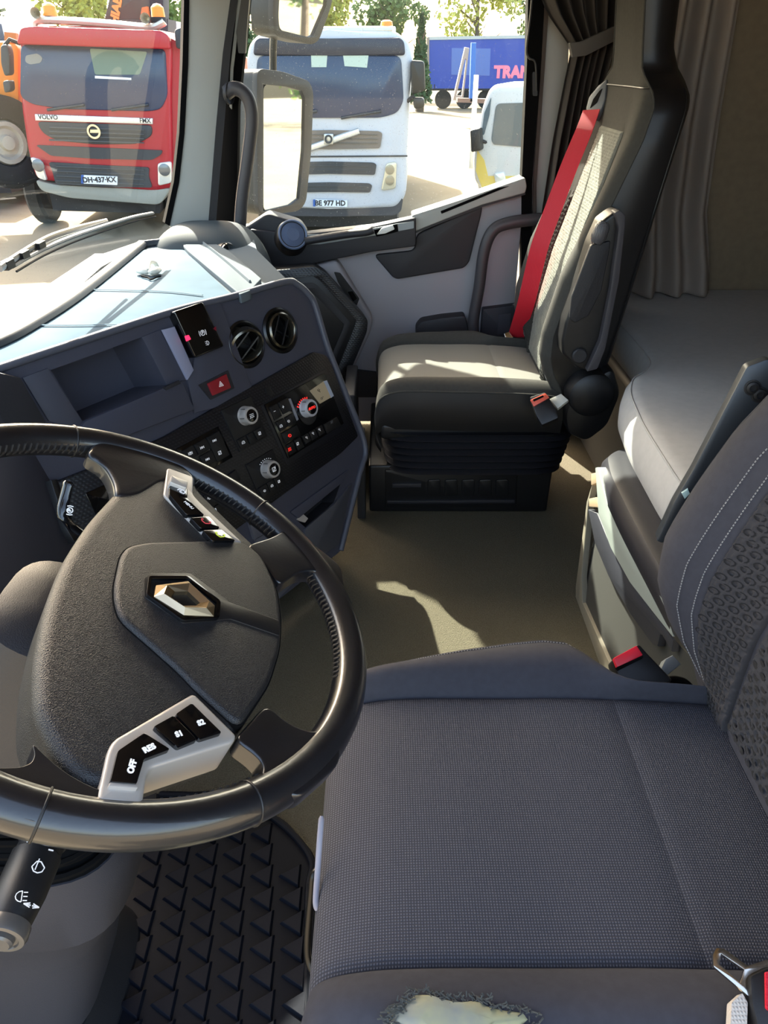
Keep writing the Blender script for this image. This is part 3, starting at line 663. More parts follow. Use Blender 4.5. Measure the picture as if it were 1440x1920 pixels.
# white wired clips lying on the dash
cl = thing('cable_clips', 'pair of small white plastic clips with black wire lying on the dash top', 'clips', TT.w(*TT.px(282, 520)))
for (u0, v0, u1, v1) in ((258,514,281,517), (282,519,300,512)):
    a_ = TT.w(*TT.px(u0, v0), .010); b2 = TT.w(*TT.px(u1, v1), .010); d = b2 - a_
    b = bmesh.new(); tube(b, [a_, a_+d*.15, a_+d*.5, a_+d*.85, b2], [.004,.011,.014,.011,.004], 12, flat=[.003,.007,.008,.007,.003], up=(0,0,1)); obj('clip', b, CLIPW, cl)
b = bmesh.new(); tube(b, cr([TT.w(*TT.px(*p), h) for p, h in [((280,517),.014),((284,512),.026),((292,508),.02),((296,506),.008)]], 5), .005, 8); obj('clip_peg', b, CLIPW, cl)
b = bmesh.new(); tube(b, cr([TT.w(*TT.px(*p), .004) for p in [(266,521),(278,524),(284,527),(294,523),(302,521)]], 5), .0022, 6); obj('wire', b, MATTE, cl)

# ---------------------------------------------------------------- steering wheel
TW = R2(28.33)
WH = Fr((-.2193, .4815, .8631), (math.sin(TW), 0, math.cos(TW)), (math.cos(TW), 0, -math.sin(TW)))
sw_ = thing('steering_wheel', 'black leather steering wheel with grained hub, chrome diamond badge and silver switch bezels', 'steering wheel', V(WH.O))
RR, RT = .2125, .0160
def rimpt(a, d=0, h=0): return WH.w((RR+d)*math.cos(a), (RR+d)*math.sin(a), h)
def pa(u, v):
    p, q = WH.px(u, v); return math.atan2(q, p)
obj('rim', tube(bmesh.new(), [rimpt(2*math.pi*k/120) for k in range(120)], [RT for k in range(120)], 22, closed=True, up=WH.n), LEATHER, sw_)
# joins of the leather
bm = bmesh.new()
seams = [(137,828), (488,960), (480,1530), (60,1570)]
for u, v in seams:
    a = pa(u, v); c = rimpt(a); r_ = V(WH.x*math.cos(a) + WH.y*math.sin(a))
    tube(bm, [c + r_*(RT+.0001)*math.cos(t*math.pi/12) + WH.n*(RT+.0001)*math.sin(t*math.pi/12) for t in range(24)], .0010, 6, closed=True)
obj('leather_join', bm, mat('seam_dark', '#101012', .5), sw_, kind='stuff')
# cross stitching round the inner edge
bm = bmesh.new()
def stitch(a0, a1):
    n = int(abs(a1-a0)*(RR-RT)/.0058)
    for k in range(n):
        a = lerp(a0, a1, k/n); b = a + .018
        p0 = rimpt(a, -RT*.90, .0065); p1 = rimpt(b, -RT*.93, -.005); pm = rimpt((a+b)/2, -RT*1.07, .001)
        tube(bm, [p0, pm, p1], .0011, 5)
for s0, s1 in (((140,850),(-60,880)), ((212,905),(140,850)), ((365,915),(525,1005)), ((575,1070),(640,1290)), ((480,1440),(430,1415)), ((480,1450),(280,1505))):
    stitch(pa(*s0), pa(*s1))
obj('stitching', bm, THREADB, sw_, kind='stuff')
# hub body, spokes
hubp = [(290,868),(243,898),(215,928),(160,988),(112,1062),(78,1150),(58,1250),(58,1345),(85,1405),(112,1452),(140,1478),(190,1496),(262,1500),(275,1440),(420,1392),(447,1374),(505,1287),(525,1215),(528,1165),(520,1108),(490,1045),(458,1016),(365,925),(362,893),(314,874)]
hp = [WH.px(*p) for p in hubp]
hb = obj('hub', plate_bm(WH, rnd(hp, .02), -.045, .010, bev=.016, px=False, seg=6), HUB, sw_)
airp = [(392,1017),(455,1019),(490,1047),(519,1110),(526,1170),(523,1220),(503,1285),(446,1370),(368,1300),(330,1260),(222,1165),(212,1130),(212,1100),(224,1045),(238,1028),(270,1021)]
ab = obj('airbag_cover', plate_bm(WH, rnd([WH.px(*p, .01) for p in airp], .012), .002, .0145, bev=.005, px=False, seg=4), HUB, sw_)
obj('cover_joint', plate_bm(WH, rnd([WH.px(*((u-360)*1.012+360, (v-1160)*1.012+1160), .01) for u, v in airp], .012), .0, .0106, px=False, bev=.0003), MATTE, sw_)
def spoke(pts, d0=-.007, d1=.011): return plate('spoke', WH, pts, d0, d1, LEATHER, sw_, r=.012, bev=.009, seg=4)
spoke([(217,932),(214,900),(196,868),(160,848),(180,825),(300,835),(368,890),(368,912),(350,915),(310,900),(262,930)])
spoke([(460,1022),(512,1006),(545,985),(640,1060),(652,1130),(628,1110),(596,1068),(562,1070),(524,1098),(500,1060)])
spoke([(440,1385),(500,1318),(540,1355),(592,1374),(640,1340),(640,1430),(560,1500),(490,1460),(496,1432),(478,1412)])
spoke([(60,1392),(66,1414),(60,1430),(38,1439),(-30,1440),(-20,1500),(60,1545),(280,1530),(268,1490),(190,1485),(115,1445)])
# badge recess, bar and diamond
hexo = [(270,1083),(282,1074),(357,1074),(432,1129),(524,1163),(525,1192),(432,1160),(343,1168),(270,1118)]
bdg = plate('badge_surround', WH, hexo, .012, .0155, PL_BLACK, sw_, r=.002, bev=.0008, off=.0155)
plate('badge_frame', WH, [(275,1114),(280,1079),(354,1079),(414,1126),(412,1158),(343,1163)], .0150, .0185, GLOSS, sw_, r=.003, bev=.0008, off=.0185, holes=[[(281,1111),(285,1084),(352,1084),(406,1128),(404,1153),(344,1157)]])
o6 = [WH.px(*p, .018) for p in [(288,1120),(292,1099),(352,1091),(402,1137),(400,1157),(344,1155)]]
i6 = [WH.px(*p, .021) for p in [(321,1118),(329,1108),(353,1107),(376,1129),(368,1134),(344,1134)]]
bm = bmesh.new(); rings = []
for t, h in ((0,.0135),(0,.019),(.5,.0235),(1,.020),(1,.0145)):
    rings.append([bm.verts.new(WH.w(lerp(a[0], b[0], t), lerp(a[1], b[1], t), h)) for a, b in zip(o6, i6)])
for A, B in zip(rings, rings[1:]):
    for j in range(6): bm.faces.new((A[j], A[(j+1) % 6], B[(j+1) % 6], B[j]))
obj('diamond_badge', bm, EMBLEM, sw_, smooth=False)
# silver switch bezels
bz = plate('switch_bezel', WH, [(183,1502),(186,1480),(202,1407),(213,1386),(360,1300),(368,1302),(445,1378),(438,1392),(283,1440),(276,1452),(268,1510)], -.022, .013, SILVER, sw_, r=.005, bev=.003, seg=3)
def btn(pts, lab, lu, lv, ang, size=.0060, m=WHITE, body=GLOSS, ic=None, top=.0175):
    b = plate('wheel_button', WH, pts, .012, top, body, sw_, r=.002, bev=.0015, off=top)
    if lab: text(lab, WH, lu, lv, size, m, b, top+.0003, ang, bold=.0003)
    if ic: icon(ic, WH, lu, lv, size, m, b, top+.0003, ang, .0009)
a1 = angpx(WH, 615, 1500, 655, 1485)
btn([(288,1361),(326,1340),(371,1386),(334,1401)], 'S1', 336, 1376, angpx(WH, 320, 1380, 352, 1370))
btn([(329,1338),(360,1317),(417,1373),(375,1386)], 'S2', 377, 1355, angpx(WH, 360, 1360, 394, 1349))
btn([(207,1465),(221,1407),(271,1373),(320,1404),(271,1422),(257,1469)], 'RES', 280, 1403, angpx(WH, 265, 1411, 297, 1396))
text('OFF', WH, 248, 1437, .0060, WHITE, sw_.children[-1] if False else [c for c in sw_.children if c.name.startswith('wheel_button')][-1], .0178, angpx(WH, 243, 1452, 252, 1422), bold=.0003)
plate('button_edge', WH, [(206,1466),(258,1470),(259,1478),(204,1474)], .012, .0165, SILVER, sw_, r=.001, bev=.001)
bz2 = plate('switch_bezel', WH, [(314,876),(364,894),(362,926),(376,942),(456,1017),(397,1016),(307,927)], -.01, .013, SILVER, sw_, r=.004, bev=.0025, seg=3)
plate('roller', WH, [(321,890),(353,902),(351,915),(319,903)], .012, .022, SILVER, sw_, r=.002, bev=.003)
btn([(319,905),(352,915),(352,934),(384,965),(349,964),(318,927)], None, 0, 0, 0)
k_ = [c for c in sw_.children if c.name.startswith('wheel_button')][-1]
icon('loop', WH, 340, 921, .008, WHITE, k_, .0178, 0, .0012); text('MENU', WH, 354, 947, .0045, WHITE, k_, .0178, angpx(WH, 348, 941, 362, 953))
btn([(357,970),(393,967),(413,989),(376,990)], None, 386, 978, angpx(WH, 370, 970, 400, 982), .011, mat('icon_red', '#c03040', .4, emit=.3), ic='phone')
btn([(380,994),(416,992),(442,1013),(398,1014)], None, 413, 1003, angpx(WH, 400, 998, 426, 1006), .011, GREENL, ic='phone')

# ---------------------------------------------------------------- steering column, stalks
clm = thing('steering_column', 'grey trumpet-shaped steering column cover rising from the floor under the wheel', 'column', (-.5, .5, ZF))
def rr(cx, cy, hx, hy, z): return sell(cx, cy, hx, hy, z, .5, 36)
e1 = at(243, 1612, y=.44); e2 = at(232, 1690, y=.44); e3 = at(192, 1800, y=.45); e4 = at(215, 1880, y=.46)
lv = [(e1.x, e1.z+.03, .11), (e1.x, e1.z, .11), (e2.x+.006, e2.z, .115), (e2.x-.006, e2.z-.012, .108), ((e2.x+e3.x)/2-.008, (e2.z+e3.z)/2, .105), (e3.x, e3.z, .10), (e3.x-.035, e3.z-.12, .10)]
PEDM = mat('column_grey', '#34343a', .6, bump='grain', scale=900, strength=.15, spec=.25)
obj('column_cover', loft(bmesh.new(), [rr(x-.135, .50, .135, w_, z) for x, z, w_ in lv]), PEDM, clm)
obj('cover_top', loft(bmesh.new(), [rr(lerp(e1.x-.135, -.37, k/12), .50, lerp(.133, .070, k/12)-(.007 if k % 2 else 0), lerp(.108, .062, k/12)-(.007 if k % 2 else 0), e1.z+.030+k*.008) for k in range(13)]), MATTE, clm)
obj('base_flare', loft(bmesh.new(), [rr(e3.x-.235+d, .50, .15, .11+d*.6, z) for d, z in ((-.015, e3.z-.12), (.0, e3.z-.16), (.03, ZF+.06), (.055, ZF+.02), (.06, ZF+.004))]), mat('column_dark', '#1b1c20', .5, bump='grain', scale=900, strength=.15), clm)
obj('column_shroud', loft(bmesh.new(), [[WH.w(-.035 + (.062+s)*math.copysign(abs(math.cos(t))**.6, math.cos(t)) - dx, (.060+s)*math.copysign(abs(math.sin(t))**.6, math.sin(t)), -h) for t in [2*math.pi*k/32 for k in range(32)]] for h, s, dx in ((.035,-.03,.0),(.05,.0,.0),(.11,.012,.0),(.17,.02,-.02),(.24,.02,-.02))]), PL_DARK, clm)
b = bmesh.new(); 
for k in range(7):
    z = e1.z + .035 + k*.006; tube(b, rr(e1.x-.135, .50, .128-(k%2)*.006-k*.004, .105-(k%2)*.006-k*.003, z), .004, 6, closed=True)
obj('gaiter', b, MATTE, clm)
sk = thing('light_stalk', 'black multi-function stalk with wiper and lamp symbols below the wheel', 'stalk', at(50, 1700, y=.29))
A = at(80, 1580, y=.385); B = at(0, 1762, y=.30); D = (B-A); Ln = D.length; dn = D.normalized()
b = lathe(bmesh.new(), A, dn, [(0,-.03),(.019,-.03),(.0215,-.004),(.0215,0),(.0198,.002),(.0198,.012),(.0215,.014),(.0212,Ln*.55),(.019,Ln*.8),(.0175,Ln*.86)], 32)
obj('stalk_body', b, PL_BLACK, sk)
kb = obj('end_knob', lathe(bmesh.new(), A, dn, [(.017,Ln*.85),(.0200,Ln*.86),(.0205,Ln*.95),(.019,Ln*1.0),(.015,Ln*1.005),(.014,Ln*.985),(.0115,Ln*.985),(.011,Ln*1.03),(.009,Ln*1.05),(0,Ln*1.05)], 36), mat('stalk_grey', '#5b5856', .3, metal=.4), sk)
vd = (CAM - (A+B)/2); vd = (vd - dn*vd.dot(dn)).normalized()
SKF = Fr((A+B)/2 + vd*.0214, vd, dn)
def sicon(kind, u, v, s, wd): icon(kind, SKF, u, v, s, WHITE, sk_body, .0004, R2(-60), wd)
sk_body = [c for c in sk.children if c.name.startswith('stalk_body')][0]
SK2 = Fr(SKF.O - vd*.0015 + SKF.y*0, vd, dn)
def ci(kind, u, v, s, wd):
    d = ray(u, v); ctr = (A+B)/2; f = Fr(at(u, v, y=.0) if False else SKF.hit(u, v), vd, dn)
    h = f.O - ctr; yy = h.dot(SKF.y); yy = max(-.0175, min(.0175, yy)); nn = (SKF.y*(yy/.0213) + vd*math.sqrt(1-(yy/.0213)**2)).normalized()
    f = Fr(ctr + dn*h.dot(dn) + nn*.0216, nn, dn); icon(kind, f, 0, 0, s, WHITE, sk_body, .0, R2(-75), wd, px=False)
ci('wiper', 72, 1623, .012, .0009); ci('lamp', 38, 1681, .011, .0007); ci('arrows', 60, 1694, .016, .0009)
for k, (u, v) in enumerate([(57,1574),(72,1577),(86,1582),(96,1592)]): ci('minus', u, v, .006, .0012)
rl = obj('retarder_lever', tube(bmesh.new(), cr([at(*p) for p in [(129,902,.62),(121,935,.61),(118,962,.60),(132,985,.60),(156,1004,.60)]], 6), [.004]+[.006]*23+[.005], 12, flat=[.003]+[.004]*23+[.004], up=(0,0,1)), GLOSS)
tag(rl, 'slim glossy black lever sticking up behind the upper left of the wheel', 'lever')
lf = Fr(at(131, 957, y=.594), -ray(131, 957)); icon('park', lf, 131, 957, .008, WHITE, rl, .001, 1.2, .0009)
# ---------------------------------------------------------------- seats
PATH = [(.012,-.16),(-.004,-.11),(-.008,-.06),(.006,-.024),(.045,-.006),(.10,0),(.20,0),(.30,0),(.43,-.008),(.50,-.02)]
PX = [V((a, b, 0)) for a, b in PATH]
PC = cr(PX, 6)
def pathpt(t):
    f = t*(len(PC)-1); i = min(int(f), len(PC)-2); return PC[i].lerp(PC[i+1], f-i)
FARW = [(-.02,.19),(.09,.21),(.16,.228),(.23,.242),(.27,.247),(.30,.243),(.315,.228),(.33,.20),(.345,.175),(.37,.162),(.52,.158)]
NEARW = [(-.02,.215),(.10,.235),(.3,.245),(.52,.235)]
DW = dict(driver=0)
BX = [(-.1,.49),(.0,.465),(.05,.435),(.10,.42),(.16,.42),(.3,.45),(.45,.508),(.6,.562),(.69,.585),(.74,.595),(.9,.575),(1.0,.60)]
CXT = [(-.1,.46),(0,.458),(.12,.465),(.3,.498),(.45,.540),(.6,.580),(.69,.592),(.74,.592),(.9,.573),(1.0,.60)]
RX = [(-.1,.58),(0,.61),(.35,.655),(.60,.69),(.68,.705),(.72,.70),(.78,.675),(.95,.665),(1.0,.65)]
WX = [(-.1,.20),(0,.235),(.1,.25),(.3,.255),(.5,.25),(.6,.248),(.66,.238),(.69,.215),(.712,.175),(.735,.125),(.76,.118),(.9,.112),(.96,.095),(1.0,.06)]
def seat(name, label, O, fab, fabs, centre, sidepat, pat_c, pat_s):
    O = V(O); st = thing(name, label, 'seat', (O.x+.25, O.y, ZF))
    def cp(t, s, lift=0):
        p = pathpt(t); x = p.x; dz = p.y; a = abs(s); W = interp(FARW if s > 0 else NEARW, x)
        fl = ss(-.14, .0, dz); pan = .152
        if a <= .6: y = a/.6*pan; z = -.005*(1-a/.6)*0 - .004*ss(.57, .6, a)
        elif a <= 1: k = (a-.6)/.4; y = pan + k*(W-pan); z = (.024*math.sin(math.pi*min(1, k*.95+.02)) - .002*k**4)*fl - .004*(1-ss(0,.06,k))
        else: k = (a-1)/.5; y = W + .006*math.sin(k*math.pi); z = -.001*fl - (.112+dz*.5)*k
        # cross seam
        z -= .0035*math.exp(-((x-.335)/.0035)**2) if (a < .6 and dz > -.02) else 0
        y_ = math.copysign(y, s)
        n = V((0,0,1)) if dz > -.02 else V((-1,0,.2))
        return O + V((x + (-.01*ss(.6,.8,a)*(1-fl)), y_, dz + z)) + n*lift
    def g(nm, s0, s1, nu, nv, m, t0=0, t1=1, **k): return obj(nm, grid(bmesh.new(), lambda i, j: cp(lerp(t0, t1, i), lerp(s0, s1, j)), nu, nv), m, st, auto=False, **k)
    tm = .735
    # find t where x == .335
    lo = .5; 
    while pathpt(lo).x < .335: lo += .002
    g('seat_panel', -.6, .6, 70, 40, fab, 0, lo); g('rear_panel', -.6, .6, 24, 40, fab, lo, 1, label='rear strip of the cushion behind the cross seam')
    g('side_bolster', .6, 1.0, 90, 18, FABS_ if False else fabs); g('side_bolster', -1.0, -.6, 90, 18, fabs)
    g('cushion_side', 1.0, 1.5, 90, 8, SKIN); g('cushion_side', -1.5, -1.0, 90, 8, SKIN)
    b = bmesh.new(); box(b, O+V((.0,-.225,-.150)), O+V((.50,.215,-.10)), .012); obj('seat_pan', b, PL_BLACK, st)
    # piping
    for sg in (1, -1):
        b = bmesh.new(); tube(b, [cp(lerp(.10, .98, k/60), sg*1.0) for k in range(61)], .0025, 6); obj('piping', b, fabs, st)
    b = bmesh.new()
    for k in range(150):
        t = lerp(.3, .9, k/150); tube(b, [cp(t, .985, .001), cp(t+.0022, .985, .0012)], .0007, 4)
    obj('white_stitching', b, THREAD, st, kind='stuff')
    # backrest
    isd = name.startswith('driver')
    def bf(q, h, off=0):
        a = abs(q); wv = interp(WX, h) + (.03*math.exp(-((h-.15)/.22)**2) if isd else 0); cx = interp(CXT, h); bx = interp(BX, h) - (.022*math.exp(-((h-.16)/.16)**2) if isd else 0)
        f = ss(.40, .84, a); x = lerp(cx, bx, f) + (.022*((a-.86)/.14)**2*(1-ss(.66,.74,h)) if a > .86 else 0) - .006*math.exp(-((h-.60)/.02)**2)*0
        x += .004*math.exp(-((a-.42)/.02)**2) if h < .62 else 0
        return O + V((x - off, q*wv, h))
    NQ, NH = 60, 80
    obj('backrest', grid(bmesh.new(), lambda i, j: bf(lerp(-1, 1, i), lerp(-.06, .70, j)), NQ, NH), fabs, st, auto=False)
    obj('headrest', grid(bmesh.new(), lambda i, j: bf(lerp(-1, 1, i), lerp(.70, 1.0, j)), 30, 26), fabs, st, auto=False)
    def sh(i, j, h0, h1):
        h = lerp(h0, h1, j); wv = interp(WX, h) + (.03*math.exp(-((h-.15)/.22)**2) if isd else 0); rx = interp(RX, h); a = bf(-1, h); b2 = bf(1, h)
        u = i*3
        if u < 1: p = a.lerp(O + V((rx-.03, -wv*.99, h)), u); p.y -= .008*math.sin(u*math.pi); return p
        if u < 2:
            t = (u-1); yy = lerp(-wv*.99, wv*.99, t); e = 1 - abs(2*t-1)**6; return O + V((rx - .03 + .03*e, yy, h))
        p = (O + V((rx-.03, wv*.99, h))).lerp(b2, u-2); p.y += .008*math.sin((u-2)*math.pi); return p
    obj('back_shell', grid(bmesh.new(), lambda i, j: sh(i, j, -.06, .70), 48, 60), SKIN, st, auto=False, label='black leatherette side and back cover')
    obj('headrest_shell', grid(bmesh.new(), lambda i, j: sh(i, j, .70, 1.0), 48, 24), SKIN, st, auto=False)
    for q in (-1, 1):
        b = bmesh.new(); tube(b, [bf(q, lerp(-.05, .99, k/70)) for k in range(71)], .0026, 6); obj('piping', b, fabs, st)
        b = bmesh.new(); tube(b, [sh(1/3 if q < 0 else 2/3, lerp(0, 1, k/60), -.05, .70) for k in range(61)], .0022, 6); obj('piping', b, SKIN, st)
    b = bmesh.new(); tube(b, [bf(lerp(-1, 1, k/30), .70, .001) for k in range(31)], .0022, 6); obj('seam', b, SKIN, st)
    # patterned inserts (real dimples)
    def hexd(u, v, cell, asp):
        best = 9
        r = int(math.floor(v/(cell*.866*asp)))
        for rr_ in (r, r+1):
            o_ = (.5 if rr_ % 2 else 0)*cell; c = round((u-o_)/cell)*cell + o_
            d = math.hypot(u-c, (v-rr_*cell*.866*asp)/asp)/cell
            best = min(best, d)
        return best
    def pat(q, h, cell, asp, amp):
        wv = interp(WX, h); d = hexd(q*wv, h, cell, asp)
        return amp*(math.exp(-((d-.34)/.09)**2) - .75*(1-ss(.20,.33,d)))
    def insert(nm, q0, q1, h0, h1, nu, nv, m, cell, asp, amp, taper=None):
        def f(i, j):
            h = lerp(h0, h1, j); a, b2 = q0, q1
            if taper: a, b2 = taper(j, a, b2)
            q = lerp(a, b2, i); e = min(1, min(i, 1-i)*nu/3, min(j, 1-j)*nv/3)
            return bf(q, h, -.002 + e*.006 + pat(q, h, cell, asp, amp)*e)
        return obj(nm, grid(bmesh.new(), f, nu, nv), m, st, auto=False)
    insert('centre_insert', -.41, .41, .0, .61, 100, 300, centre, *pat_c)
    def dimples(nm, q0, q1, h0, h1, cell, asp, r0, r1, m, narrow=None):
        b = bmesh.new(); r = 0; h = h0 + cell*.6
        while h < h1 - cell*.5:
            wv = interp(WX, h); j = (h-h0)/(h1-h0); a, b2 = narrow(j, q0, q1) if narrow else (q0, q1); c = math.ceil((a*wv + cell*.5)/cell)*cell + (cell/2 if r % 2 else 0)
            while c < b2*wv - cell*.4:
                ring = []
                for rad in ((r0, r1) if r0 else (r1,)):
                    ring.append([b.verts.new(bf((c + rad*cell*math.cos(t*math.pi/5))/wv, h + rad*cell*asp*math.sin(t*math.pi/5), .0052)) for t in range(10)])
                if r0:
                    for t in range(10): b.faces.new((ring[0][t], ring[0][(t+1) % 10], ring[1][(t+1) % 10], ring[1][t]))
                else: b.faces.new(ring[0])
                c += cell
            h += cell*.866*asp; r += 1
        obj(nm, b, m, st, kind='stuff')
    tp = lambda sgn: (lambda j, a, b: ((a, lerp(b, a+.06, ss(.72, 1, j))) if sgn > 0 else (lerp(a, b-.06, ss(.72, 1, j)), b)))
    insert('side_insert', .43, .64, -.02, .44, 56, 220, sidepat, *pat_s, tp(1))
    insert('side_insert', -.64, -.43, -.02, .44, 56, 220, sidepat, *pat_s, tp(-1))
    if isd:
        dk = mat('dimple_dark', '#151417', .95)
        dimples('side_dimples', .43, .64, -.02, .44, .0128, .9, .27, .38, dk, tp(1)); dimples('side_dimples', -.64, -.43, -.02, .44, .0128, .9, .27, .38, dk, tp(-1))
        dimples('centre_dimples', -.41, .41, .0, .61, .0150, .72, 0, .33, dk)
    b = bmesh.new()
    for q in (-1, 1):
        for dq in (.665, .725):
            for k in range(120):
                j = k/120; h = lerp(0, .45, j); qq = lerp(dq, .46+(dq-.64), ss(.72, 1, j)); h2 = h+.0022
                tube(b, [bf(q*qq, h, .0012), bf(q*qq, h2, .0012)], .0007, 4)
    obj('white_stitching', b, THREAD, st, kind='stuff')
    return st, cp, bf
ds, dcp, dbf = seat('driver_chair', 'charcoal cloth driver seat in the foreground with dimpled backrest and torn near bolster', (-.06, .455, .60),
    FAB, FABS, FABD, mat('seat_dots', '#3b393b', .9, bump='noise', scale=900, strength=.3, spec=.2), (.0165, .8, .0022), (.0125, .9, .0018))
ps, pcp, pbf = seat('passenger_chair', 'grey and black passenger seat by the far door with ribbed backrest and high headrest', (-.01, 2.02, .50),
    FABP, mat('passenger_cloth', '#3d3c39', .9, bump='noise', scale=1300, strength=.3, vary=.06, spec=.2), FABR, mat('seat_dots_far', '#33322f', .9, spec=.2), (.011, .7, .0016), (.013, 1, .0018))

# driver seat extras: torn patch, lever, frame tube
def surf(p, d):
    k = (abs(p.y-.455)-.152)/(interp(NEARW, p.x+.06)-.152); k = max(0, min(1.05, k))
    return V((p.x, p.y, .60 + .024*math.sin(math.pi*min(1, k*.95+.02)) - .002*k**4 + d))
tb = bmesh.new(); rs = []
ctr = at(850, 1945, z=.604); rng = random.Random(3)
for ring, (k, dz) in enumerate(((0,.002),(.5,.003),(.85,.001),(1,-.003))):
    L = []
    for j in range(36):
        a = 2*math.pi*j/36; rr_ = (1 + (.16*math.sin(3*a+1) + .1*math.sin(7*a)) )*k
        L.append(tb.verts.new(surf(ctr + V((.050*rr_*math.cos(a), .022*rr_*math.sin(a), 0)), dz + .001 + .0008*rng.uniform(-1,1))))
    rs.append(L)
for A, B in zip(rs[1:], rs[2:]):
    for j in range(36): tb.faces.new((A[j], A[(j+1) % 36], B[(j+1) % 36], B[j]))
tb.faces.new(rs[1])
bmesh.ops.delete(tb, geom=rs[0], context='VERTS')
obj('torn_patch', tb, mat('camo_patch', '#6d7080', .95, hx2='#b4ae70', scale=38, bump='noise', strength=.1), ds, label='pale worn-through hole in the near bolster')
tb = bmesh.new()
for j in range(420):
    a = rng.uniform(0, 2*math.pi); rr_ = 1 + (.16*math.sin(3*a+1) + .1*math.sin(7*a)); o1 = rng.uniform(.92, 1.12); p = surf(ctr + V((.050*rr_*o1*math.cos(a), .022*rr_*o1*math.sin(a), 0)), .0015)
    tube(tb, [p, p + V((rng.uniform(-.006,.006), rng.uniform(-.004,.004), rng.uniform(0,.002)))], .0006, 4)
obj('frayed_threads', tb, mat('frayed', '#4a4b48', 1), ds, kind='stuff')
tear = obj('small_tear', loft(bmesh.new(), [[at(755, 1893, z=.622) + V((.014*s*math.cos(a), .0045*s*math.sin(a), d)) for a in [2*math.pi*k/16 for k in range(16)]] for s, d in ((1,-.003),(.9,.0015),(.5,.002))]), mat('tear', '#54554f', 1), ds)
SF = Fr(at(600, 1620, y=.40), (-1, -.1, 0), (0, -1, 0))
obj('seat_lever', tube(bmesh.new(), cr([at(*p) for p in [(603,1530,.44),(599,1580,.42),(595,1640,.40),(592,1690,.38),(596,1706,.375)]], 6), [.0015]+[.0022]*23+[.0015], 10, flat=[.0015]+[.003]*23+[.0015], up=(1,0,0)), mat('lever_silver', '#8f8a92', .45), ds)
obj('frame_tube', tube(bmesh.new(), cr([at(*p) for p in [(604,1625,.45),(588,1640,.44),(583,1680,.43),(576,1760,.41),(578,1800,.40),(592,1830,.39),(610,1850,.385)]], 6), .004, 10), mat('dark_tube', '#2a2826', .3, metal=.6), ds)
boxo('seat_base', (.02, .28, ZF), (.42, .66, .44), PL_BLACK, ds, bev=.02)
# raised arm bracket behind the driver backrest, with two bolts
F1 = Fr(at(1330, 860, y=.78), (-.25, -.95, .15), (.6, 0, .8))
br = plate('arm_bracket', F1, [(1400,688),(1440,673),(1475,690),(1440,745),(1330,890),(1290,935),(1245,1020),(1230,1015),(1262,945),(1300,880)], -.02, 0, mat('bracket_metal', '#3f444a', .42, metal=.5), ds, r=.004, bev=.002)
for u, v in ((1411,727),(1424,740)):
    c = F1.hit(u, v); b = obj('bolt', lathe(bmesh.new(), c, F1.n, [(.0095,0),(.0095,.0008),(.0075,.001),(.007,.0035),(.004,.004),(.004,.001),(0,.001)], 20), PL_BLACK, br)
plate('clip', F1, [(1278,925),(1290,917),(1294,926),(1284,936)], 0, .004, mat('clip_pale', '#a5c0c0', .4), br, bev=.001)
# buckle of the driver seat
BKF = Fr(at(1180, 1232, y=.70), (-.05, -.55, .83), (1, 0, .0))
bk = plate('seat_buckle', BKF, [(1149,1236),(1198,1207),(1212,1222),(1262,1275),(1240,1290),(1200,1290),(1160,1272)], -.03, 0, PL_BLACK, ds, r=.004, bev=.004, seg=3)
plate('release_button', BKF, [(1150,1234),(1194,1210),(1206,1228),(1158,1253)], -.001, .006, REDP, bk, r=.002, bev=.002)
plate('slot', BKF, [(1156,1251),(1205,1229),(1206,1233),(1160,1256)], -.001, .0065, MATTE, bk)
plate('bracket', BKF, [(1248,1235),(1262,1228),(1278,1245),(1240,1275),(1232,1268)], -.05, -.03, mat('bracket_pale', '#8d9498', .4, metal=.5), ds, bev=.002)
obj('cable', tube(bmesh.new(), cr([BKF.w(*BKF.px(*p), -.02) for p in [(1230,1290),(1262,1270),(1290,1272),(1310,1290)]], 6), .005, 8), MATTE, ds)
# driver belt: latch plate and red webbing at the lower right corner
LF = Fr(at(1400, 1830, z=.645), (.0, -.3, .95), (1, 0, 0))
lt = thing('driver_seat_belt', 'red belt webbing with steel latch plate at the lower right corner of the driver seat', 'seat belt', LF.O - V((0,0,.03)))
plate('latch_plate', LF, [(1344,1777),(1358,1779),(1402,1811),(1445,1797),(1445,1812),(1412,1828),(1414,1866),(1404,1868),(1338,1812),(1337,1790)], -.002, .001, CHROME, lt, r=.001, bev=.0006, holes=[[(1352,1788),(1396,1818),(1388,1842),(1349,1808)]])
plate('latch_cover', LF, [(1406,1830),(1445,1812),(1520,1830),(1520,2000),(1430,1960),(1410,1880)], -.012, .006, PL_BLACK, lt, r=.003, bev=.003)
plate('webbing', LF, [(1436,1822),(1530,1822),(1530,1960),(1437,1890)], .004, .009, REDB, lt, r=.001)
plate('belt_end', LF, [(1372,1880),(1392,1862),(1402,1880),(1398,2000),(1366,2000)], -.010, .0, mat('belt_grey', '#b9afa6', .8, bump='weave', scale=120, strength=.6), lt, r=.001)

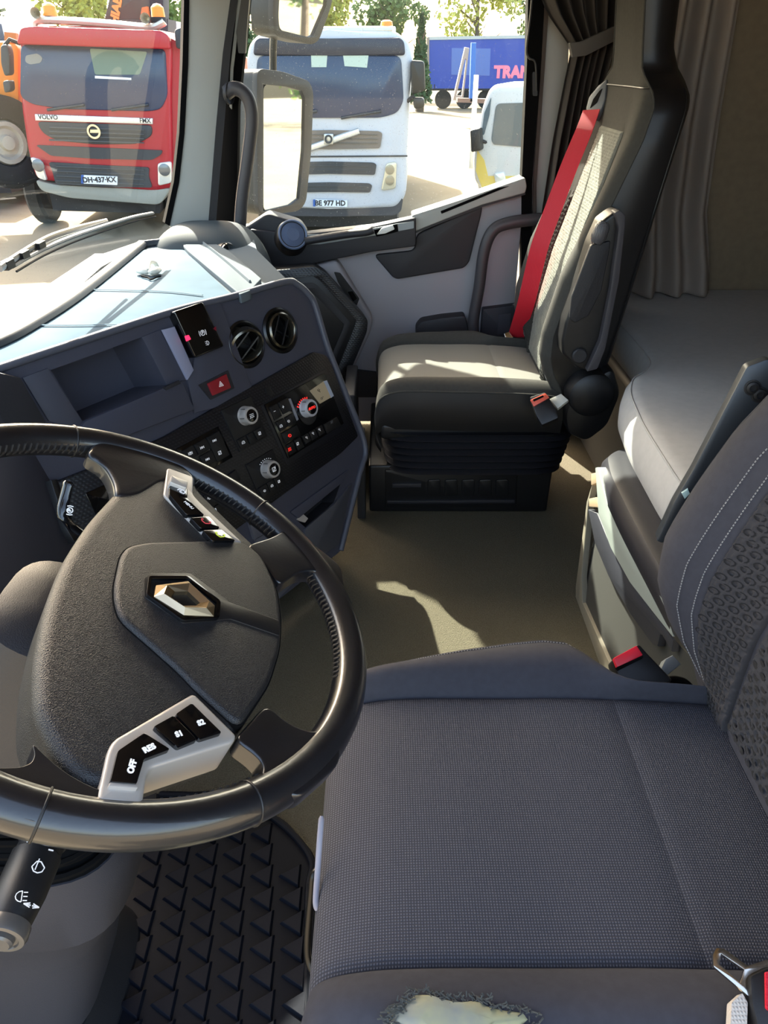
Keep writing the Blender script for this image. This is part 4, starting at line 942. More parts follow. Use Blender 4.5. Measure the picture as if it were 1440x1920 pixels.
# passenger seat extras
PS = Fr((0, 1.715, 0), (0, -1, 0), (1, 0, 0))
arm_o = [(1148,401),(1162,394),(1172,404),(1173,420),(1162,525),(1136,656),(1122,690),(1102,697),(1080,690),(1054,664),(1053,640),(1060,605),(1078,555),(1108,460),(1128,416)]
ar = plate('armrest', PS, arm_o, -.05, .008, PL_BLACK, ps, r=.006, bev=.008, seg=3)
plate('armrest_panel', PS, [(1145,452),(1108,460),(1072,556),(1068,598),(1078,606),(1104,592),(1128,545),(1143,470)], .006, .016, PL_DARK, ar, r=.004, bev=.004, seg=3)
plate('armrest_edge', PS, [(1152,399),(1163,394),(1173,405),(1172,425),(1161,525),(1135,655),(1120,692),(1100,697),(1126,640),(1146,540),(1160,430),(1158,412)], .0, .030, mat('arm_grey', '#3c3a3f', .5), ar, r=.004, bev=.006, seg=3)
obj('adjuster_tip', tube(bmesh.new(), [PS.w(*PS.px(1117,456,.016),.016), PS.w(*PS.px(1122,445,.016),.016), PS.w(*PS.px(1130,424,.016),.016), PS.w(*PS.px(1134,416,.016),.016)], [.012,.018,.017,.011], 18), mat('tip_ribbed', '#4a494d', .4, bump='weave', scale=90, strength=.6), ar)
plate('adjuster_frame', PS, [(1110,448),(1118,444),(1120,452),(1112,458)], .008, .022, CHROME, ar, bev=.001)
obj('pivot_cap', lathe(bmesh.new(), PS.w(*PS.px(1086,666,.008),.008), PS.n, [(.019,0),(.019,.006),(.016,.009),(0,.009)], 28), PL_DARK, ar)
obj('recliner_cover', lathe(bmesh.new(), PS.hit(1112,745)+V((0,.09,0)), (0,-1,0), [(.060,0),(.063,.05),(.058,.080),(.048,.088),(0,.091)], 40), SKIN, ps)
obj('recliner_skirt', plate_bm(PS, [(1075,735),(1150,690),(1165,740),(1140,800),(1100,830),(1065,815),(1060,780)], -.12, -.02, r=.02, bev=.012), SKIN, ps)
# belt guide + red belt
BG = Fr(at(1120, 200, y=2.165), (-.8, -.45, .2), (.35, -.9, 0))
bgd = plate('belt_guide', BG, [(1138,148),(1134,186),(1124,214),(1114,226),(1106,212),(1098,206),(1104,182),(1122,160)], -.01, .012, mat('guide_grey', '#55585d', .35), ps, r=.004, bev=.005, seg=3)
plate('guide_slot', BG, [(1129,166),(1119,192),(1106,203),(1112,186),(1124,170)], .0, .0135, MATTE, bgd, r=.001)
bp2 = [(1109,206,2.14),(1095,245,2.12),(1068,310,2.10),(1038,390,2.08),(1014,455,2.07),(1000,510,2.08),(986,570,2.11),(967,632,2.22)]
bpts = cr([at(*p) for p in bp2], 5)
rb = thing('passenger_seat_belt', 'bright red seat belt stretched down the passenger seat back to its anchor', 'seat belt', at(966, 632, y=2.30))
obj('webbing', ribbon(bmesh.new(), bpts, [V((.75, -.55, .35)).lerp(V((.85, -.35, .1)), k/len(bpts)) for k in range(len(bpts))], .050, .002), REDB, rb)
AN = Fr(at(960, 632, y=2.20), (-.2, -.8, .5))
plate('anchor', AN, [(945,625),(955,622),(962,632),(958,638),(948,634)], 0, .006, CHROME, rb, r=.002, bev=.001)
plate('tongue', AN, [(958,634),(982,632),(984,641),(962,643)], 0, .008, mat('tongue_black', '#2a1a1a', .3), rb, r=.002, bev=.002)
# near buckle
NB = Fr(at(1030, 760, y=1.70), (-.25, -.7, .65), (1, -.25, 0))
nb = plate('seat_buckle', NB, [(993,744),(1022,735),(1042,765),(1048,783),(1016,797),(1006,780)], -.03, 0, PL_BLACK, ps, r=.004, bev=.003)
plate('release_button', NB, [(994,750),(1022,737),(1030,745),(1001,762)], -.001, .004, mat('buckle_orange', '#e0604a', .3), nb, r=.002, bev=.001)
plate('slot', NB, [(999,749),(1018,741),(1020,744),(1001,753)], .003, .0045, MATTE, nb)
plate('bracket', NB, [(1030,748),(1052,738),(1066,750),(1046,766)], -.04, -.025, mat('bracket_bright', '#c9c6ba', .4), ps, bev=.002)
# suspension base and box
pb = ps
lv = []
for k in range(13):
    z = .375 - k*.0115; ins = (.016 if k % 2 else 0) + k*.0018
    lv.append([p for p in sell(.265, 2.03, .285-ins, .255-ins, z, .3, 48)])
obj('bellows', loft(bmesh.new(), lv), mat('bellows', '#15151a', .4, bump='noise', scale=80, strength=.1), pb)
boxo('storage_box', (-.045, 1.84, ZF+.002), (.50, 2.30, .245), PL_BLACK, pb, bev=.008)
SB = Fr((0, 1.84, 0), (0, -1, 0), (1, 0, 0))
plate('box_door', SB, [(722,882),(970,880),(968,950),(724,952)], 0, .008, PL_BLACK, pb, r=.006, bev=.003)
for pts in ([(736,908),(790,907),(790,914),(736,915)], [(726,940),(965,938),(965,944),(726,945)]): plate('ledge', SB, pts, .008, .016, mat('ledge_dark', '#2c2c31', .35), pb, r=.001, bev=.002)
for k in range(5): plate('rib', SB, [(802+k*32,900),(826+k*32,899),(826+k*32,930),(802+k*32,931)], .008, .012, PL_BLACK, pb, r=.008, bev=.003)
boxo('side_post', (-.08, 1.80, ZF+.002), (-.055, 1.86, .36), mat('post_metal', '#3c3e42', .4, metal=.4), pb, bev=.004)
boxo('footwell_side', (-.12, 1.95, ZF+.002), (-.085, 2.2, .42), PL_DARK, pb, bev=.006)

# ---------------------------------------------------------------- bunk
bu_ = thing('bunk_cabinet', 'black storage base with pale green handle strip under the front of the bunk', 'bunk', (.9, 1.2, ZF))
BF = Fr((.50, 0, 0), (-1, 0, 0), (0, -1, 0))
BASEM = mat('base_olive', '#42423f', .6, bump='grain', scale=800, strength=.12); BASED = mat('base_navy', '#2e3038', .5, bump='grain', scale=800, strength=.12)
bm = bmesh.new(); pl = [(.68,.3),(.68,.72),(.54,.80),(.505,.88),(.505,1.38),(.52,1.45),(.60,1.50),(.70,1.54),(.72,1.60),(.72,2.43),(1.55,2.43),(1.55,.3)]
loft(bm, [[V((x, y, z)) for x, y in pl] for z in (ZF+.002, .44)]); obj('cabinet', bm, BASEM, bu_, auto=True)
plate('panel_lip', BF, [(1102,955),(1119,962),(1146,1028),(1183,1096),(1228,1155),(1262,1200),(1258,1222),(1240,1190),(1237,1190),(1232,1212),(1224,1210),(1180,1150),(1140,1080),(1115,1020)], -.004, .010, BASED, bu_, bev=.003)
plate('lit_corner_edge', BF, [(1112,900),(1103,945),(1090,1080),(1092,1130),(1150,1262),(1166,1280),(1140,1290),(1079,1180),(1079,1100),(1100,940)], -.01, .004, mat('corner_sunlit_pale', '#857f6f', .6), bu_, bev=.002)  # sunlight on the cabinet corner, painted as a pale strip
plate('handle_strip', BF, [(1116,877),(1121,876),(1128,905),(1140,948),(1166,1006),(1198,1062),(1244,1126),(1262,1195),(1226,1150),(1181,1092),(1145,1027),(1122,963)], 0, .020, STRIP, bu_, r=.004, bev=.008, seg=4, label='pale green-white handle strip')
plate('strip_bracket', BF, [(1108,888),(1117,886),(1120,905),(1108,910)], 0, .012, mat('bracket_tan', '#b09a7c', .5), bu_, bev=.002)
plate('strip_bracket', BF, [(1104,935),(1118,932),(1122,952),(1104,950)], 0, .012, mat('bracket_tan', '#b09a7c', .5), bu_, bev=.002)
lid = [(.675,.3),(.675,.72),(.53,.79),(.487,.88),(.485,1.2),(.49,1.36),(.505,1.44),(.54,1.475),(.62,1.50),(.70,1.54),(.72,1.62),(.72,2.43),(1.54,2.43),(1.54,.3)]
def offp(P, d):
    out = []; n = len(P)
    for i in range(n):
        a, b, c = V(P[i-1]), V(P[i]), V(P[(i+1) % n]); t1 = (b-a).normalized(); t2 = (c-b).normalized()
        n_ = (V((t1.y, -t1.x)) + V((t2.y, -t2.x)))
        out.append(b + n_.normalized()*d if n_.length > 1e-6 else b)
    return out
sg = 1 if area(lid) > 0 else -1
LP = rnd(lid, .04, 5)
obj('lid_edge', loft(bmesh.new(), [[V((p[0], p[1], z)) for p in offp(LP, sg*d)] for d, z in ((-.03,.425),(.0,.43),(.008,.445),(.006,.47),(-.006,.488),(-.03,.495))]), mat('lid_leather', '#26262c', .38, bump='noise', scale=300, strength=.08), bu_)
mo = [(.70,.10),(.70,.73),(.60,.82),(.552,.92),(.545,1.15),(.553,1.38),(.575,1.56),(.61,1.655),(.655,1.70),(.69,1.76),(.70,1.9),(.70,2.449),(1.555,2.449),(1.54,.10)]
sg = 1 if area(mo) > 0 else -1
MO = rnd(mo, .05, 6)
mt = obj('mattress', loft(bmesh.new(), [[V((p[0], p[1], z)) for p in offp(MO, sg*d)] for d, z in ((-.03,.487),(.0,.49),(.012,.505),(.014,.535),(.009,.568),(.0,.586),(-.006,.592),(-.014,.596),(-.028,.599))]), MATTR)
tag(mt, 'light grey cloth mattress filling the bunk behind the seats', 'mattress')
b = bmesh.new(); tube(b, [V((p[0], p[1], .591)) for p in offp(MO, sg*-.003)], .0022, 6, closed=True); obj('seam', b, MATTR, mt)
# ---------------------------------------------------------------- curtains
def curtain(name, label, y, rows, nf, amp, m, ph=0):
    def f(i, j):
        k = j*(len(rows)-1); a = min(int(k), len(rows)-2); r0, r1 = rows[a], rows[a+1]; t = k-a
        x0, x1, z = lerp(r0[0], r1[0], t), lerp(r0[1], r1[1], t), lerp(r0[2], r1[2], t)
        am = amp*(.35 + .65*min(1, (x1-x0)/.2))
        return V((lerp(x0, x1, i), y + am*math.sin(i*nf*2*math.pi + ph + .5*math.sin(j*4)) + .3*am*math.sin(i*nf*5+2), z))
    o = obj(name, grid(bmesh.new(), f, nf*14, 50, thick=.002), m, auto=False); tag(o, label, 'curtain'); return o
c1 = curtain('door_curtain', 'dark curtain gathered by a strap beside the passenger door pillar', 2.36, [(.16,.66,1.97),(.26,.66,1.75),(.36,.65,1.5),(.45,.645,1.36),(.525,.640,1.28),(.515,.63,1.20),(.50,.63,1.05),(.49,.63,.85),(.48,.62,.55)], 6, .030, CURT)
TB = Fr((0, 2.31, 0), (0, -1, 0), (1, 0, 0))
plate('tieback', TB, [(1068,80),(1090,78),(1155,48),(1155,76),(1100,104),(1074,108)], -.02, .005, mat('tie_dark', '#4a4744', .8), c1, r=.004, bev=.002)
c2 = curtain('bunk_curtain', 'long beige-grey curtain hanging down to the far corner of the mattress', 2.34, [(.69,.93,1.97),(.69,.96,1.5),(.69,.985,1.1),(.70,1.01,.85),(.71,1.06,.68),(.71,1.07,.605)], 4, .035, CURB, 1.2)

# ---------------------------------------------------------------- rubber mat
ZM = ZF + .008
MT = Fr((0, 0, ZM), (0, 0, 1), (1, 0, 0))
mtp = [(-260,2100),(60,1500),(420,1480),(535,1536),(593,1604),(590,1660),(586,1950),(580,2100)]
fm = plate('floor_mat', MT, mtp, -.006, 0, RUBBER, r=.02, bev=.003); tag(fm, 'black rubber mat with raised triangles in the driver footwell', 'mat')
o0 = at(323, 1780, z=ZM); ca = at(381, 1780, z=ZM) - o0; cb = at(318, 1831, z=ZM) - o0
inner = [V(MT.px(*p)) for p in [(300,1500),(470,1530),(560,1640),(570,2050),(100,2050),(250,1750)]]
def inside(p, P):
    c = False
    for i in range(len(P)):
        a, b = P[i-1], P[i]
        if (a.y > p.y) != (b.y > p.y) and p.x < (b.x-a.x)*(p.y-a.y)/(b.y-a.y)+a.x: c = not c
    return c
tri = None
for j in range(-7, 5):
    for i in range(-2, 7):
        c = o0 + ca*(i + (.5 if False else 0)) + cb*j
        if not inside(V((c.x, c.y)), inner): continue
        if tri is None:
            b = bmesh.new(); s = ca.length*.47
            def L(k, z): return [V((math.cos(a)*s*k*1.1, math.sin(a)*s*k*1.1, z)) for a in (math.pi, math.pi+2*math.pi/3, math.pi+4*math.pi/3)]
            loft(b, [L(1, 0), L(.84, .006), L(.78, .0068)]); me = bpy.data.meshes.new('raised_triangle'); bmesh.ops.recalc_face_normals(b, faces=b.faces); b.to_mesh(me); b.free(); me.materials.append(mat('rubber_pad', '#0e111a', .6, bump='noise', scale=200, strength=.15, spec=.12)); tri = me
        o = bpy.data.objects.new('raised_triangle', tri); col.objects.link(o); o.parent = fm; o.location = c - fm.location
obj('mat_border', tube(bmesh.new(), cr([MT.w(*MT.px(*p), .002) for p in [(300,1490),(430,1498),(520,1540),(582,1610),(578,1680),(574,1950)]], 6), .006, 8, flat=.005, up=(0,0,1)), RUBBER, fm)
# ---------------------------------------------------------------- outside: yard, vehicles, trees
ZG = -1.2
bm = bmesh.new(); grid(bm, lambda i, j: V((lerp(-90, 110, i), lerp(-60, 150, j), ZG)), 4, 4)
g = struct(obj('ground', bm, mat('yard_gravel', '#7d7463', 1, bump='noise', scale=6, strength=.3, vary=.08, dist=.02, spec=.1)))
TYRE = mat('tyre', '#1b1b1c', .8); PANE = mat('dark_window', '#1b3050', .25, coat=.1); WHT = mat('white_paint', '#b4b9c4', .35); REDT = mat('red_paint', '#9e1a2a', .35)
GRILL = mat('grille_dark', '#2c3036', .6); UNDER = mat('underbody', '#26262a', .8); LAMP = mat('lamp_glass', '#d9dcd8', .15, metal=.3); BEAC = mat('beacon_orange', '#ff7a18', .3, emit=.3); ALU = mat('light_bar', '#d6d2c4', .3, metal=.6)
LIT = mat('plate_white', '#d8e0ea', .5); LBLUE = mat('plate_blue', '#1d4f9c', .5); TXT = mat('dark_letter', '#1c1e26', .5)
def wheel(par, c, r=.5, w_=.3, hub='#8f9398'):
    o = obj('wheel', lathe(bmesh.new(), c, (-1 if c.x < 0 else -1, 0, 0), [(0,-.0),(r*.5,.0),(r*.55,.02),(r*.9,.03),(r,.08),(r,w_-.05),(r*.9,w_),(0,w_)], 32), TYRE, par)
    obj('hub', lathe(bmesh.new(), c, (-1,0,0), [(0,w_+.03),(r*.2,w_+.02),(r*.3,w_-.02),(r*.52,w_+.01),(r*.55,w_-.0),(r*.55,w_-.05)], 24), mat('wheel_hub'+hub, hub, .4, metal=.5), o)
def plate_no(fr, par, pts, s, off=.03, size=.105):
    p = plate('number_plate', fr, pts, off-.02, off, LIT, par, r=.01)
    a, b_, c_, d_ = pts; k = .07
    plate('blue_band', fr, [a, (a[0]+(b_[0]-a[0])*k, a[1]+(b_[1]-a[1])*k), (d_[0]+(c_[0]-d_[0])*k, d_[1]+(c_[1]-d_[1])*k), d_], off, off+.004, LBLUE, p)
    text(s, fr, sum(q[0] for q in pts)/4, sum(q[1] for q in pts)/4, size, TXT, p, off+.003, 0, thick=.001, bold=.004)
def cabbody(fr, par, pts, depth, m, hfr=.0):
    obj('cab', plate_bm(fr, pts, -depth, 0, r=.12, bev=.10, seg=4), m, par)
# red truck
F = Fr((0, 12.8, 0), (.10, -1, 0), (1, .10, 0))
rt = thing('red_truck', 'red tipper truck with silver strip across the grille, seen through the windscreen', 'truck', (-4.6, 13.2, ZG))
cabbody(F, rt, [(34,72),(44,48),(175,48),(305,56),(322,85),(320,180),(322,280),(325,352),(292,362),(190,350),(66,338),(50,282),(38,200)], 2.0, REDT)
plate('windscreen', F, [(38,84),(175,86),(310,92),(314,180),(302,205),(280,209),(120,205),(60,196),(37,182)], -.02, .03, PANE, rt, r=.08, bev=.02)
plate('sun_visor', F, [(31,78),(38,52),(60,49),(300,57),(316,66),(318,92),(180,88),(34,83)], .0, .22, REDT, rt, r=.05, bev=.06, seg=3)
plate('rear_glass', F, [(168,91),(276,97),(262,140),(178,140)], .025, .034, mat('rear_glass_pale', '#66796e', .4), rt, r=.03)  # rear window of the cab, a pale plate set over the opaque windscreen
plate('visor_bar', F, [(178,142),(246,146),(246,150),(178,147)], .03, .038, LIT, rt)
plate('seat_reflection', F, [(48,104),(70,100),(80,108),(76,118),(56,121),(47,116)], .03, .036, mat('seat_reflect_grey', '#7b7d7c', .6), rt, r=.03)  # reflection of a seat, painted as a grey plate on the glass
for u in (90, 210): obj('wiper', tube(bmesh.new(), [F.w(*F.px(u,206),.04), F.w(*F.px(u+70,196),.06)], .02, 6), GRILL, rt)
st_ = plate('silver_strip', F, [(65,214),(286,222),(286,233),(66,226)], .0, .05, mat('strip_silver', '#c9cdd0', .3, metal=.5), rt, bev=.01)
text('VOLVO', F, 90, 220, .085, TXT, st_, .052, -.035, thick=.002, bold=.002); text('FMX', F, 272, 226.5, .085, TXT, st_, .052, -.035, thick=.002, bold=.002)
gp = plate('grille_panel', F, [(68,228),(285,235),(285,254),(258,270),(180,271),(108,264),(80,250)], -.01, .03, GRILL, rt, r=.1, bev=.01)
for v in (238, 246, 254, 262): plate('grille_slat', F, [(92,v-1),(270,v+5),(270,v+7),(92,v+2)], .03, .05, mat('slat_grey', '#3b4046', .6), gp)
obj('emblem_ring', lathe(bmesh.new(), F.w(*F.px(178,246),.05), F.n, [(.10,0),(.10,.03),(.072,.03),(.072,0)], 24), CHROME, rt); plate('emblem_bar', F, [(169,243),(187,243),(187,249),(169,249)], .04, .07, CHROME, rt)
plate('lower_grille', F, [(66,272),(305,282),(302,290),(285,300),(180,298),(95,292),(84,284)], -.01, .03, GRILL, rt, r=.05)
plate('bumper_grille', F, [(90,304),(190,310),(280,314),(278,330),(286,352),(192,350),(104,345),(98,320)], -.01, .04, GRILL, rt, r=.05)
for k in range(4):
    v = 311+k*9; plate('grille_slat', F, [(105,v),(270,v+7),(270,v+9),(105,v+2)], .04, .06, mat('slat_grey', '#3b4046', .6), rt)
plate_no(F, rt, [(152,328),(220,331),(220,347),(152,344)], 'DH·437·KX', .07)
for pts, lb in (([(55,294),(76,300),(88,340),(70,334)], 0), ([(295,306),(321,303),(322,343),(296,349)], 1)):
    hl = plate('headlight', F, pts, -.02, .06, LAMP, rt, r=.05, bev=.02)
    c = F.w(*F.px(sum(p[0] for p in pts)/4, sum(p[1] for p in pts)/4-7, .06), .06)
    obj('lens', lathe(bmesh.new(), c, F.n, [(.09,0),(.09,.02),(.05,.03),(0,.03)], 20), mat('lens_grey', '#6c7075', .2, metal=.5), hl)
plate('bumper', F, [(64,336),(100,346),(290,356),(322,352),(300,385),(262,382),(130,372),(76,358)], -.5, -.02, mat('bumper_grey', '#8b8e88', .6), rt, r=.1, bev=.04)
obj('roof_bar', tube(bmesh.new(), cr([F.w(*F.px(*p), -.1) for p in [(60,48),(66,38),(110,38),(200,44),(276,51),(300,44),(306,40)]], 5), .05, 8), ALU, rt)
for u, v in ((66,24),(272,34)): obj('air_horn', lathe(bmesh.new(), F.w(*F.px(u,v),-.1), F.n, [(.07,.1),(.04,0),(.02,-.2),(0,-.2)], 16), ALU, rt)
for u, v in ((88,22),(293,24)):
    obj('beacon', lathe(bmesh.new(), F.w(*F.px(u,v+9),-.2), (0,0,1), [(.10,0),(.09,.13),(.05,.17),(0,.18)], 16), BEAC, rt)
    obj('bracket', lathe(bmesh.new(), F.w(*F.px(u,v+18),-.2), (0,0,1), [(.12,0),(.12,.07),(0,.07)], 12), UNDER, rt)
plate('mirror', F, [(0,85),(12,82),(17,100),(18,140),(8,143),(1,120)], -.1, .1, GRILL, rt, r=.05, bev=.03); plate('mirror', F, [(4,152),(18,150),(20,170),(8,175)], -.1, .1, GRILL, rt, r=.04, bev=.03)
obj('mirror_arm', tube(bmesh.new(), [F.w(*F.px(8,86),0), F.w(*F.px(18,74),0), F.w(*F.px(36,82),-.05)], .03, 6), UNDER, rt)
plate('mirror', F, [(326,55),(348,48),(352,90),(330,92)], -.1, .1, GRILL, rt, r=.05, bev=.03)
plate('side_window', F, [(324,92),(338,98),(344,180),(326,190)], -.35, -.2, PANE, rt, r=.04)
plate('cab_side', F, [(318,70),(340,82),(350,130),(348,340),(322,352)], -1.8, -.12, REDT, rt, r=.05)
plate('chassis', F, [(90,350),(300,360),(300,400),(100,395)], -6, -.4, UNDER, rt)
for u in (70, 300): wheel(rt, V((F.hit(u, 400, -.6).x + (.35 if u > 200 else 0), 13.6, ZG+.5)))
obj('tipper_body', box(bmesh.new(), (-5.9,16.0,-.2), (-3.3,20.5,1.35), .05), mat('tipper_orange', '#a05034', .6), rt)
# crane boom behind the red truck
F2 = Fr((0, 15.2, 0), (0, -1, 0), (1, 0, 0))
cr_ = plate('crane_boom', F2, [(196,36),(214,-40),(306,-40),(306,36)], -.4, 0, mat('crane_dark', '#2c2e35', .6), r=.02, bev=.02); tag(cr_, 'dark loader crane boom with orange lettering rising behind the red truck', 'crane')
text('HIAB', F2, 218, 20, .19, mat('orange_letter', '#e08a40', .5), cr_, .01, R2(68), thick=.004, bold=.01)
plate('link', F2, [(262,36),(266,14),(276,12),(280,36)], 0, .1, mat('orange_link', '#d0642c', .6), cr_)
plate('crane_base', F2, [(190,36),(315,36),(315,60),(190,60)], -.6, .0, mat('crane_dark', '#2c2e35', .6), cr_); boxo('crane_post', (F2.hit(250,60).x-.3,15.25,ZG), (F2.hit(250,60).x+.3,15.75,.9), UNDER, cr_) 
# white truck
F = Fr((0, 12.0, 0), (-.04, -1, 0), (1, -.04, 0))
wt = thing('white_truck', 'white truck with diagonal grille bar, parked facing the passenger window', 'truck', (-1.0, 12.3, ZG))
M_ = lambda pts: pts + [(1234-u, v) for u, v in pts[::-1]]
cabbody(F, wt, M_([(617,56),(740,56),(768,80),(774,112),(768,180),(762,290),(762,365),(745,392),(617,392)]), 2.0, WHT)
plate('windscreen', F, M_([(617,104),(752,104),(757,190),(745,212),(715,221),(617,221)]), -.02, .03, PANE, wt, r=.1, bev=.02)
plate('sun_visor', F, M_([(617,72),(750,70),(758,78),(760,104),(617,104)]), .0, .05, mat('visor_tint', '#141d33', .4), wt, r=.05, bev=.05, seg=3)
for pts in ([(583,101),(614,99),(612,126),(584,126)], [(643,102),(691,104),(688,127),(646,124)]): plate('sun_blind', F, pts, .025, .036, mat('paper_pale', '#a9bcb6', .6), wt)
for u in (520, 640): obj('wiper', tube(bmesh.new(), [F.w(*F.px(u,221),.04), F.w(*F.px(u+75,208),.06)], .02, 6), GRILL, wt)
plate('grille_panel', F, M_([(617,244),(710,246),(717,250),(713,278),(617,280)]), -.01, .03, mat('grille_brown', '#6a625c', .5), wt, r=.04)
for v in (252, 260, 268): plate('grille_slat', F, [(525,v),(708,v),(708,v+1.5),(525,v+1.5)], .03, .045, mat('slat_brown', '#54504c', .5), wt)
obj('diagonal_bar', tube(bmesh.new(), [F.w(*F.px(565,283),.06), F.w(*F.px(674,245),.06)], .045, 8, flat=.03, up=F.n), mat('bar_silver', '#c8ccd0', .3, metal=.6), wt)
em = plate('emblem', F, [(607,251),(625,251),(625,271),(607,271)], .05, .11, mat('emblem_grey', '#b9bcbc', .3, metal=.7), wt, r=.02, bev=.01)
obj('ring', lathe(bmesh.new(), F.w(*F.px(616,261,.12),.12), F.n, [(.06,0),(.06,.02),(.035,.02),(.035,0)], 18), GRILL, em)
plate('panel_gap', F, [(470,293),(764,291),(764,294),(470,296)], 0, .012, GRILL, wt)
plate('air_intake', F, M_([(617,303),(700,305),(706,309),(703,328),(617,326)]), -.01, .03, GRILL, wt, r=.03); plate('air_intake', F, M_([(617,342),(692,344),(698,348),(694,361),(617,360)]), -.01, .03, GRILL, wt, r=.03)
for v in (310, 318, 348, 354): plate('grille_slat', F, [(545,v),(690,v+1),(690,v+2),(545,v+1)], .03, .045, mat('slat_grey', '#3b4046', .6), wt)
for mir in (0, 1):
    pts = [(724,306),(744,303),(742,354),(714,358)]; pts = [(1234-u, v) for u, v in pts] if mir else pts
    hl = plate('headlight', F, pts, -.02, .05, mat('lamp_warm', '#c9c3ae', .2, metal=.3), wt, r=.05, bev=.02)
    uu = sum(p[0] for p in pts)/4
    for dv in (-12, 8): obj('lens', lathe(bmesh.new(), F.w(*F.px(uu, 330+dv, .05), .05), F.n, [(.07,0),(.07,.02),(0,.03)], 16), mat('lens_warm', '#8f8a7b', .2, metal=.4), hl)
plate_no(F, wt, [(587,374),(651,376),(651,388),(587,387)], 'BE 977 HD', .06)
plate('bumper', F, M_([(617,372),(756,372),(752,396),(740,404),(617,406)]), -.4, -.03, mat('bumper_dark', '#33343a', .7), wt, r=.04)
plate('chassis', F, [(490,392),(745,392),(745,425),(490,425)], -7, -.5, UNDER, wt)
for u in (505, 722): wheel(wt, V((F.hit(u, 410, -.6).x + .15, 13.2, ZG+.5)))
obj('roof_bar', tube(bmesh.new(), [F.w(*F.px(500,58),-.1), F.w(*F.px(735,56),-.1)], .05, 8), ALU, wt)
obj('beacon', lathe(bmesh.new(), F.w(*F.px(724,49),-.2), (0,0,1), [(.09,0),(.08,.06),(.04,.08),(0,.08)], 16), BEAC, wt)
obj('antenna', lathe(bmesh.new(), F.w(*F.px(675,66),-.1), (0,0,1), [(.02,0),(.02,.15),(0,.15)], 8), ALU, wt)
plate('mirror', F, [(770,112),(796,114),(798,170),(771,178)], -.1, .1, PL_BLACK, wt, r=.05, bev=.03); plate('mirror', F, [(774,183),(796,183),(796,203),(776,205)], -.1, .1, PL_BLACK, wt, r=.05, bev=.03)
obj('mirror_arm', tube(bmesh.new(), [F.w(*F.px(764,190),-.05), F.w(*F.px(776,180),0)], .03, 6), UNDER, wt)
obj('cargo_box', box(bmesh.new(), (-2.1,14.4,-.4), (.2,21,1.75), .03), WHT, wt)
# blue curtain-side trailer
F = Fr((0, 50, 0), (-.03, -1, 0), (1, -.03, 0))
tr = thing('blue_trailer', 'blue curtain-sided semi-trailer with pink lettering beyond the yard', 'trailer', (8.5, 51, ZG))
TB_ = mat('blue_tarp', '#1c3f9e', .5)
plate('tarp', F, [(805,74),(1150,68),(1150,166),(805,166)], -2.4, 0, TB_, tr, r=.05)
plate('roof_edge', F, [(803,69),(1152,63),(1152,69),(803,75)], -2.4, .05, mat('roof_edge_pale', '#a8b0b4', .5), tr); plate('corner_post', F, [(800,70),(805,70),(805,168),(800,168)], -.2, .06, mat('corner_post', '#8a7f76', .6), tr)
plate('grey_patch', F, [(847,90),(920,91),(918,142),(846,140)], 0, .02, mat('tarp_patch', '#4c68ae', .5), tr)
text('TRANS', F, 967, 136, .82, mat('pink_letter', '#ef7f9b', .5), tr, .02, 0, thick=.01, bold=.05)
plate('side_rail', F, [(805,166),(1150,166),(1150,170),(805,170)], -2.3, .02, UNDER, tr)
for x in (3.6, 4.9, 6.2): 
    obj('wheel', lathe(bmesh.new(), (x, 50.2, ZG+.5), (0,-1,0), [(0,0),(.5,0),(.5,.3),(.25,.3),(0,.25)], 20), TYRE, tr)
for k in range(14): obj('strap', box(bmesh.new(), (F.hit(815+k*13,150).x-.03, 49.9, F.hit(815,166).z), (F.hit(815+k*13,150).x+.03, 49.98, F.hit(815,158).z)), UNDER, tr, smooth=False)
rp = plate('loading_ramp', Fr((0,36,0),(0,-1,0),(1,0,0)), [(872,88),(880,90),(868,190),(849,188)], -.3, 0, mat('rusty_grey', '#9c8f86', .8), bev=.03, holes=[[(872,110),(875,112),(866,180),(856,179)]]); tag(rp, 'rusty leaning loading ramp in front of the blue trailer', 'ramp')
bp3 = plate('crane_post', Fr((0,35,0),(0,-1,0),(1,0,0)), [(884,80),(893,80),(890,192),(880,192)], -.3, 0, mat('post_blue', '#2f62b0', .6), bev=.03); tag(bp3, 'upright blue steel post beside the leaning ramp', 'post')
plate('foot', Fr((0,35,0),(0,-1,0),(1,0,0)), [(858,184),(915,186),(915,194),(858,192)], -.7, 0, mat('foot_rust', '#7a6257', .8), bp3)
# white pickup van
F = Fr((0, 16.5, 0), (-.3, -1, 0), (1, -.3, 0))
vn_ = thing('white_van', 'white dropside van with yellow stripe, cut off by the door pillar', 'van', (3.2, 17.2, ZG))
obj('van_body', plate_bm(F, [(893,262),(903,200),(916,168),(928,158),(1040,155),(1060,250),(1060,345),(1000,352),(905,360),(888,340),(886,290)], -2.2, 0, r=.15, bev=.14, seg=4), mat('van_white', '#cfcfcc', .35), vn_)
plate('windscreen', F, [(930,194),(1040,191),(1050,268),(1000,277),(925,271),(921,262)], -.01, .02, mat('van_glass', '#4a5a62', .1, coat=.5), vn_, r=.1)
plate('side_glass', F, [(908,212),(921,182),(918,215),(908,252),(902,256)], -.01, .02, mat('van_glass', '#4a5a62', .1, coat=.5), vn_, r=.02)
plate('mirror', F, [(881,244),(900,240),(903,282),(883,286)], -.1, .25, PL_BLACK, vn_, r=.04, bev=.03); obj('mirror_arm', tube(bmesh.new(), [F.w(*F.px(900,262),.1), F.w(*F.px(914,268),-.05)], .035, 6), UNDER, vn_)
plate('yellow_stripe', F, [(895,282),(908,300),(915,330),(960,330),(1040,322),(1040,340),(960,352),(905,355),(892,320)], -.005, .012, mat('stripe_yellow', '#d8bd5a', .4), vn_)
